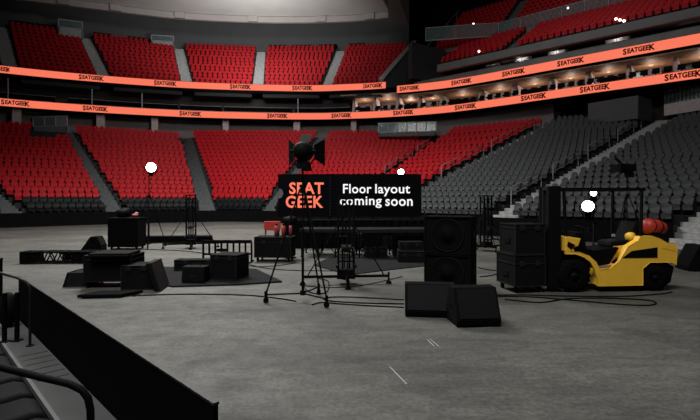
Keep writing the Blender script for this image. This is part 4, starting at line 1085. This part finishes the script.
# overhead guard
gz = fz(189)
for x0, x1 in ((568, 566), (644, 645)):
    for y in (.08, W_-.08):
        b = MB(); b.tube([(fx(x0), y, fz(240)), (fx(x1), y, gz)], .032, 8); b.build('guard_pillar', M['metal_black'], fk)
b = MB()
for y in (.08, W_-.08): b.box(fx(564), fx(647.5), y-.03, y+.03, gz-.03, gz+.03)
for x in (565, 647): b.box(fx(x)-.03, fx(x)+.03, .06, W_-.06, gz-.03, gz+.03)
for k in range(7): x = fx(572+k*11); b.box(x-.012, x+.012, .08, W_-.08, gz-.015, gz+.02)
b.build('overhead_guard', M['metal_black'], fk)
# seat, wheel, dashboard, levers
b = MB(); b.prism_xz(FP([(620, 249), (645, 246), (644, 241), (621, 243.5)]), .3, W_-.3); b.build('seat', M['vinyl'], fk, bevel=.03)
b = MB(); b.prism_xz(FP([(638, 243), (647, 242), (653, 225), (647, 222)]), .3, W_-.3); b.build('backrest', M['vinyl'], fk, bevel=.03)
b = MB(); b.prism_xz(FP([(579, 258), (594, 258), (589, 233), (581, 233)]), .18, W_-.18); b.build('dashboard', M['black'], fk, bevel=.02)
b = MB(); c = Vector((fx(599), W_/2, fz(231))); ax = Vector((.45, 0, 1)).normalized(); u = ax.orthogonal().normalized(); v = ax.cross(u)
b.tube([c+(u*math.cos(a)+v*math.sin(a))*.17 for a in [2*PI*i/20 for i in range(21)]], .014, 6); b.cyl(c-ax*.25, c, .02, 8); b.cyl(c-u*.17, c+u*.17, .01, 6); b.cyl(c-v*.17, c+v*.17, .01, 6); b.build('steering_wheel', M['metal_black'], fk)
b = MB()
for k in range(3): b.cyl((fx(588+k*3), .24, fz(236)), (fx(590+k*3), .24, fz(229)), .008, 6); b.ball((fx(590+k*3), .24, fz(229)), .017, 8)
b.build('lever', M['metal_black'], fk)
b = MB(); b.box(fx(613.5), fx(616), .02, .06, fz(237), fz(234.5)); b.build('buckle', M['pale'], fk)
b = MB(); b.lathe([(0, -.06), (.09, -.06), (.10, .0), (.09, .06), (0, .06)], (fx(641), .3, fz(238.5)), (1, 0, .15), 18); b.build('intake_cap', M['yellow'], fk)
# gas tank strapped on the back
c = Vector((fx(655)+.33, W_*.45, 1.285))
b = MB(); ax = Vector((1, .25, -.12)).normalized(); b.lathe([(0, -.25), (.08, -.245), (.14, -.20), (.165, -.14), (.165, .14), (.14, .2), (.08, .235), (0, .24)], c, ax, 24); b.build('gas_tank', M['red_tank'], fk)
b = MB(); b.lathe([(.11, .2), (.125, .2), (.125, .29), (.11, .29)], c, ax, 20); b.build('tank_collar', M['red_tank'], fk)
b = MB()
for s in (-.1, .1): b.lathe([(.166, s-.012), (.169, s-.012), (.169, s+.012), (.166, s+.012)], c, ax, 24)
b.box(c.x-.12, c.x+.12, c.y-.13, c.y+.13, fz(238), c.z-.13); b.build('tank_bracket', M['metal_black'], fk)
# mast, carriage, forks
b = MB()
for y in (.08, .42):
    b.box(fx(551), fx(563), y, y+.08, .06, gz+.06)
b.build('mast_rail', M['metal_black'], fk)
b = MB()
for y in (.16, .36): b.box(fx(552), fx(560), y, y+.06, .08, gz+.02)
b.box(fx(552), fx(562), .09, .49, gz-.02, gz+.05); b.box(fx(553), fx(560), .09, .49, .9, 1.0); b.box(fx(553), fx(560), .09, .49, .2, .3); b.build('inner_mast', M['metal_dark'], fk)
b = MB(); b.cyl((fx(556), .29, .1), (fx(556), .29, 1.5), .05, 12); b.cyl((fx(556), .29, 1.5), (fx(556), .29, gz), .03, 10); b.build('lift_cylinder', M['metal_dark'], fk)
b = MB()
for i in range(2):
    y = .22+i*.14; b.box(fx(555)-.012, fx(555)+.012, y-.012, y+.012, .5, gz)
b.build('lift_chain', M['metal_dark'], fk)
b = MB(); b.box(fx(546), fx(549), .1, W_-.1, .18, .28); b.box(fx(546), fx(549), .1, W_-.1, .55, .65)
for k in range(7): y = .12+k*(W_-.24)/6; b.box(fx(546.5), fx(548.5), y-.015, y+.015, .6, 1.35)
b.box(fx(546), fx(549), .1, W_-.1, 1.3, 1.36); b.build('carriage', M['metal_black'], fk)
for y in (.3, W_-.40):
    b = MB(); b.box(fx(544), fx(546), y, y+.1, .05, .62)
    b.prism_xz([(fx(546), .04), (fx(546), .085), (fx(546)-.01, .08), (fx(546)-.02, .06), (fx(546)-.02, .04)], y, y+.1); b.build('fork', M['metal_black'], fk)

# ================================================================== NEAR LEFT CORNER
# low wall beside the camera
def ap_box(a0, a1, p0, p1, z0, z1, mb, mi=0): mb.hexa([W(a0, p0, z0), W(a0, p1, z0), W(a1, p1, z0), W(a1, p0, z0), W(a0, p0, z1), W(a0, p1, z1), W(a1, p1, z1), W(a1, p0, z1)], mi)
t = thing('barrier_wall', 'long low black barrier wall slanting across the lower left corner', 'barrier', W(1.9, 1.02, 0))
w = MB(); ap_box(1.9, 6.75, 1.008, 1.034, 0, .910, w); w.build('panel', M['black'], t, world=True)
w = MB(); ap_box(1.895, 6.755, 1.006, 1.037, .910, .922, w); w.build('cap', M['edge_cap'], t, world=True)
t = thing('barrier_wall', 'short black barrier end at the far left edge of the photo', 'barrier', W(8.3, 1.03, 0))
w = MB(); ap_box(8.3, 11, 1.02, 1.05, 0, .985, w); w.build('panel', M['black'], t, world=True)
w = MB(); ap_box(8.29, 11.01, 1.015, 1.055, .985, 1.0, w); w.build('cap', M['edge_cap'], t, world=True)
# raised step behind it, its pale edge and the lower tread the seats stand on
w = MB(); ap_box(1.2, 9.5, .735, 1.004, 0, .40, w); struct('near_step', w, M['near_floor'])
w = MB(); ap_box(1.2, 9.5, -1.6, .735, 0, .295, w); struct('near_tread', w, M['near_floor'])
w = MB(); ap_box(1.2, 9.5, .712, .737, .36, .404, w); struct('trim_8', w, M['nosing'])
for k in range(6): 
    w = MB(); a = 4.3+k*.16; ap_box(a, a+.012, .76, .99, .4002, .403, w); struct('trim_%d' % (9+k), w, M['edge_cap'])
# padded seats along the step
k = 0
for i in range(9):
    a = 2.72+i*.385; nm = ('nearest', 'second nearest', 'third nearest', 'fourth nearest', 'fifth nearest', 'sixth nearest', 'seventh nearest', 'eighth nearest', 'farthest')[i]
    c = W(a, .41, .295); rz = math.atan2(UP.y, UP.x)-PI/2
    t = thing('padded_seat', 'black padded seat beside the near handrail, %s in the corner row' % nm, 'seat', c, rz, 'padded seats in the near corner')
    b = MB(); b.prism_yz([(-.22, .10), (.17, .09), (.22, .13), (.235, .18), (.22, .225), (.16, .25), (-.22, .235)], -.168, .168)
    o = b.build('cushion', M['vinyl'], t, bevel=.045); o.modifiers[0].segments = 4; o.modifiers[0].angle_limit = .9
    for p_ in o.data.polygons: p_.use_smooth = True
    b = MB(); b.prism_yz([(-.27, .16), (-.20, .16), (-.29, .62), (-.36, .62)], -.18, .18); b.build('backrest', M['vinyl'], t, bevel=.03)
    b = MB(); b.prism_yz([(-.2, 0), (-.14, 0), (-.08, .13), (-.2, .13)], -.03, .03); b.build('frame', M['seat_frame'], t)
# handrails
t = thing('handrail', 'thick bent black handrail curving across the bottom left corner', 'handrail', D(91, 415, 1.42))
pts = [D(-60, 352, 1.36), D(0, 367, 1.40), D(40, 377, 1.42), D(70, 384, 1.43), D(82, 390, 1.43), D(88, 398, 1.43), D(90.5, 410, 1.43)]
e = pts[-1]; pts += [Vector((e.x+.004, e.y, .9)), Vector((e.x+.004, e.y, .3))]
b = MB(); b.tube([Vector((*q,)) for q in pts], .0115, 12); b.build('rail', M['metal_black'], t, world=True)
b = MB(); b.cyl((e.x+.004, e.y, .296), (e.x+.004, e.y, .31), .05, 14); b.build('flange', M['metal_black'], t, world=True)
b0 = G(30, 346, .4); t = thing('handrail', 'thin bent handrail behind the thick one near the barrier end', 'handrail', (b0.x, b0.y, .3))
tt = b0.y; pts = [D(-40, 261, tt*.98), D(0, 273, tt), D(18, 278, tt), D(26, 282, tt), D(29.5, 288, tt), D(30, 296, tt), Vector((b0.x, b0.y, .4))]
b = MB(); b.tube(pts, .013, 10); b.build('rail', M['metal_dark'], t, world=True)
b = MB(); b.cyl((b0.x, b0.y, .40), (b0.x, b0.y, .41), .035, 12); b.build('flange', M['metal_dark'], t, world=True)
for i, (x, y, lab) in enumerate(((4.5, 342, 'left one'), (17, 341, 'right one'))):
    q = G(x, y, .4); t = thing('rail_post', 'black upright rail post behind the thin handrail, '+lab, 'post', (q.x, q.y, .4), 0, 'near rail posts')
    b = MB(); b.box(-.016, .016, -.016, .016, 0, .50); b.build('post', M['metal_black'], t)
    b = MB(); b.box(-.04, .04, -.04, .04, 0, .012); b.build('base_plate', M['metal_black'], t)
q = D(17, 300, 5.2); t = thing('cover_bag', 'dark padded bag standing against the end of the near barrier', 'bag', (q.x-.06, q.y-.06, .40))
b = MB(); b.ball((0, 0, .20), .105, 14, 0, 1.9); b.build('bag', M['vinyl'], t)

# ================================================================== LIGHT
def area(name, loc, target, size, power, col=(1, 1, 1), sy=None, spread=180):
    l = bpy.data.lights.new(name, 'AREA'); l.energy = power; l.color = col; l.size = size; l.spread = math.radians(spread)
    if sy: l.shape = 'RECTANGLE'; l.size_y = sy
    o = bpy.data.objects.new(name, l); COL.objects.link(o); o.location = loc
    o.rotation_euler = (Vector(target)-Vector(loc)).to_track_quat('-Z', 'Y').to_euler(); return o
area('arena_rig_light', W(19, 9, 15), W(19, 9, 0), 8, 4600, (1, .99, .96), 7, 150)
area('arena_corner_light', W(21, 13, 15), W(30, 20, 0), 5, 1700, (1, .98, .96), 4, 130)
area('arena_near_light', W(2, -1.5, 16), W(3, 5, 0), 9, 1700, (1, .99, .96), 5, 140)
area('upper_end_light', W(24, 17, 21), W(52, 28, 18), 6, 540, (1, .97, .95), 3, 100)
area('side_fill_light', W(12, 14, 21), W(14, 46, 18), 6, 650, (1, .98, .96), 4, 100)  # added lamp without a fixture, brightens the upper right seats
area('soffit_fill_light', W(34, 22, 15), W(44, 28, 24), 5, 1100, (1, 1, .98), 3, 110)  # added upward fill so the soffit reads pale, no fixture there
wd = bpy.data.worlds.new('dark_hall'); wd.use_nodes = True; S.world = wd
wd.node_tree.nodes['Background'].inputs['Color'].default_value = (.5, .55, .6, 1)
wd.node_tree.nodes['Background'].inputs['Strength'].default_value = .004

vs = S.view_settings; vs.view_transform = 'Standard'; vs.look = 'None'; vs.gamma = 1; vs.exposure = 0; vs.use_curve_mapping = False
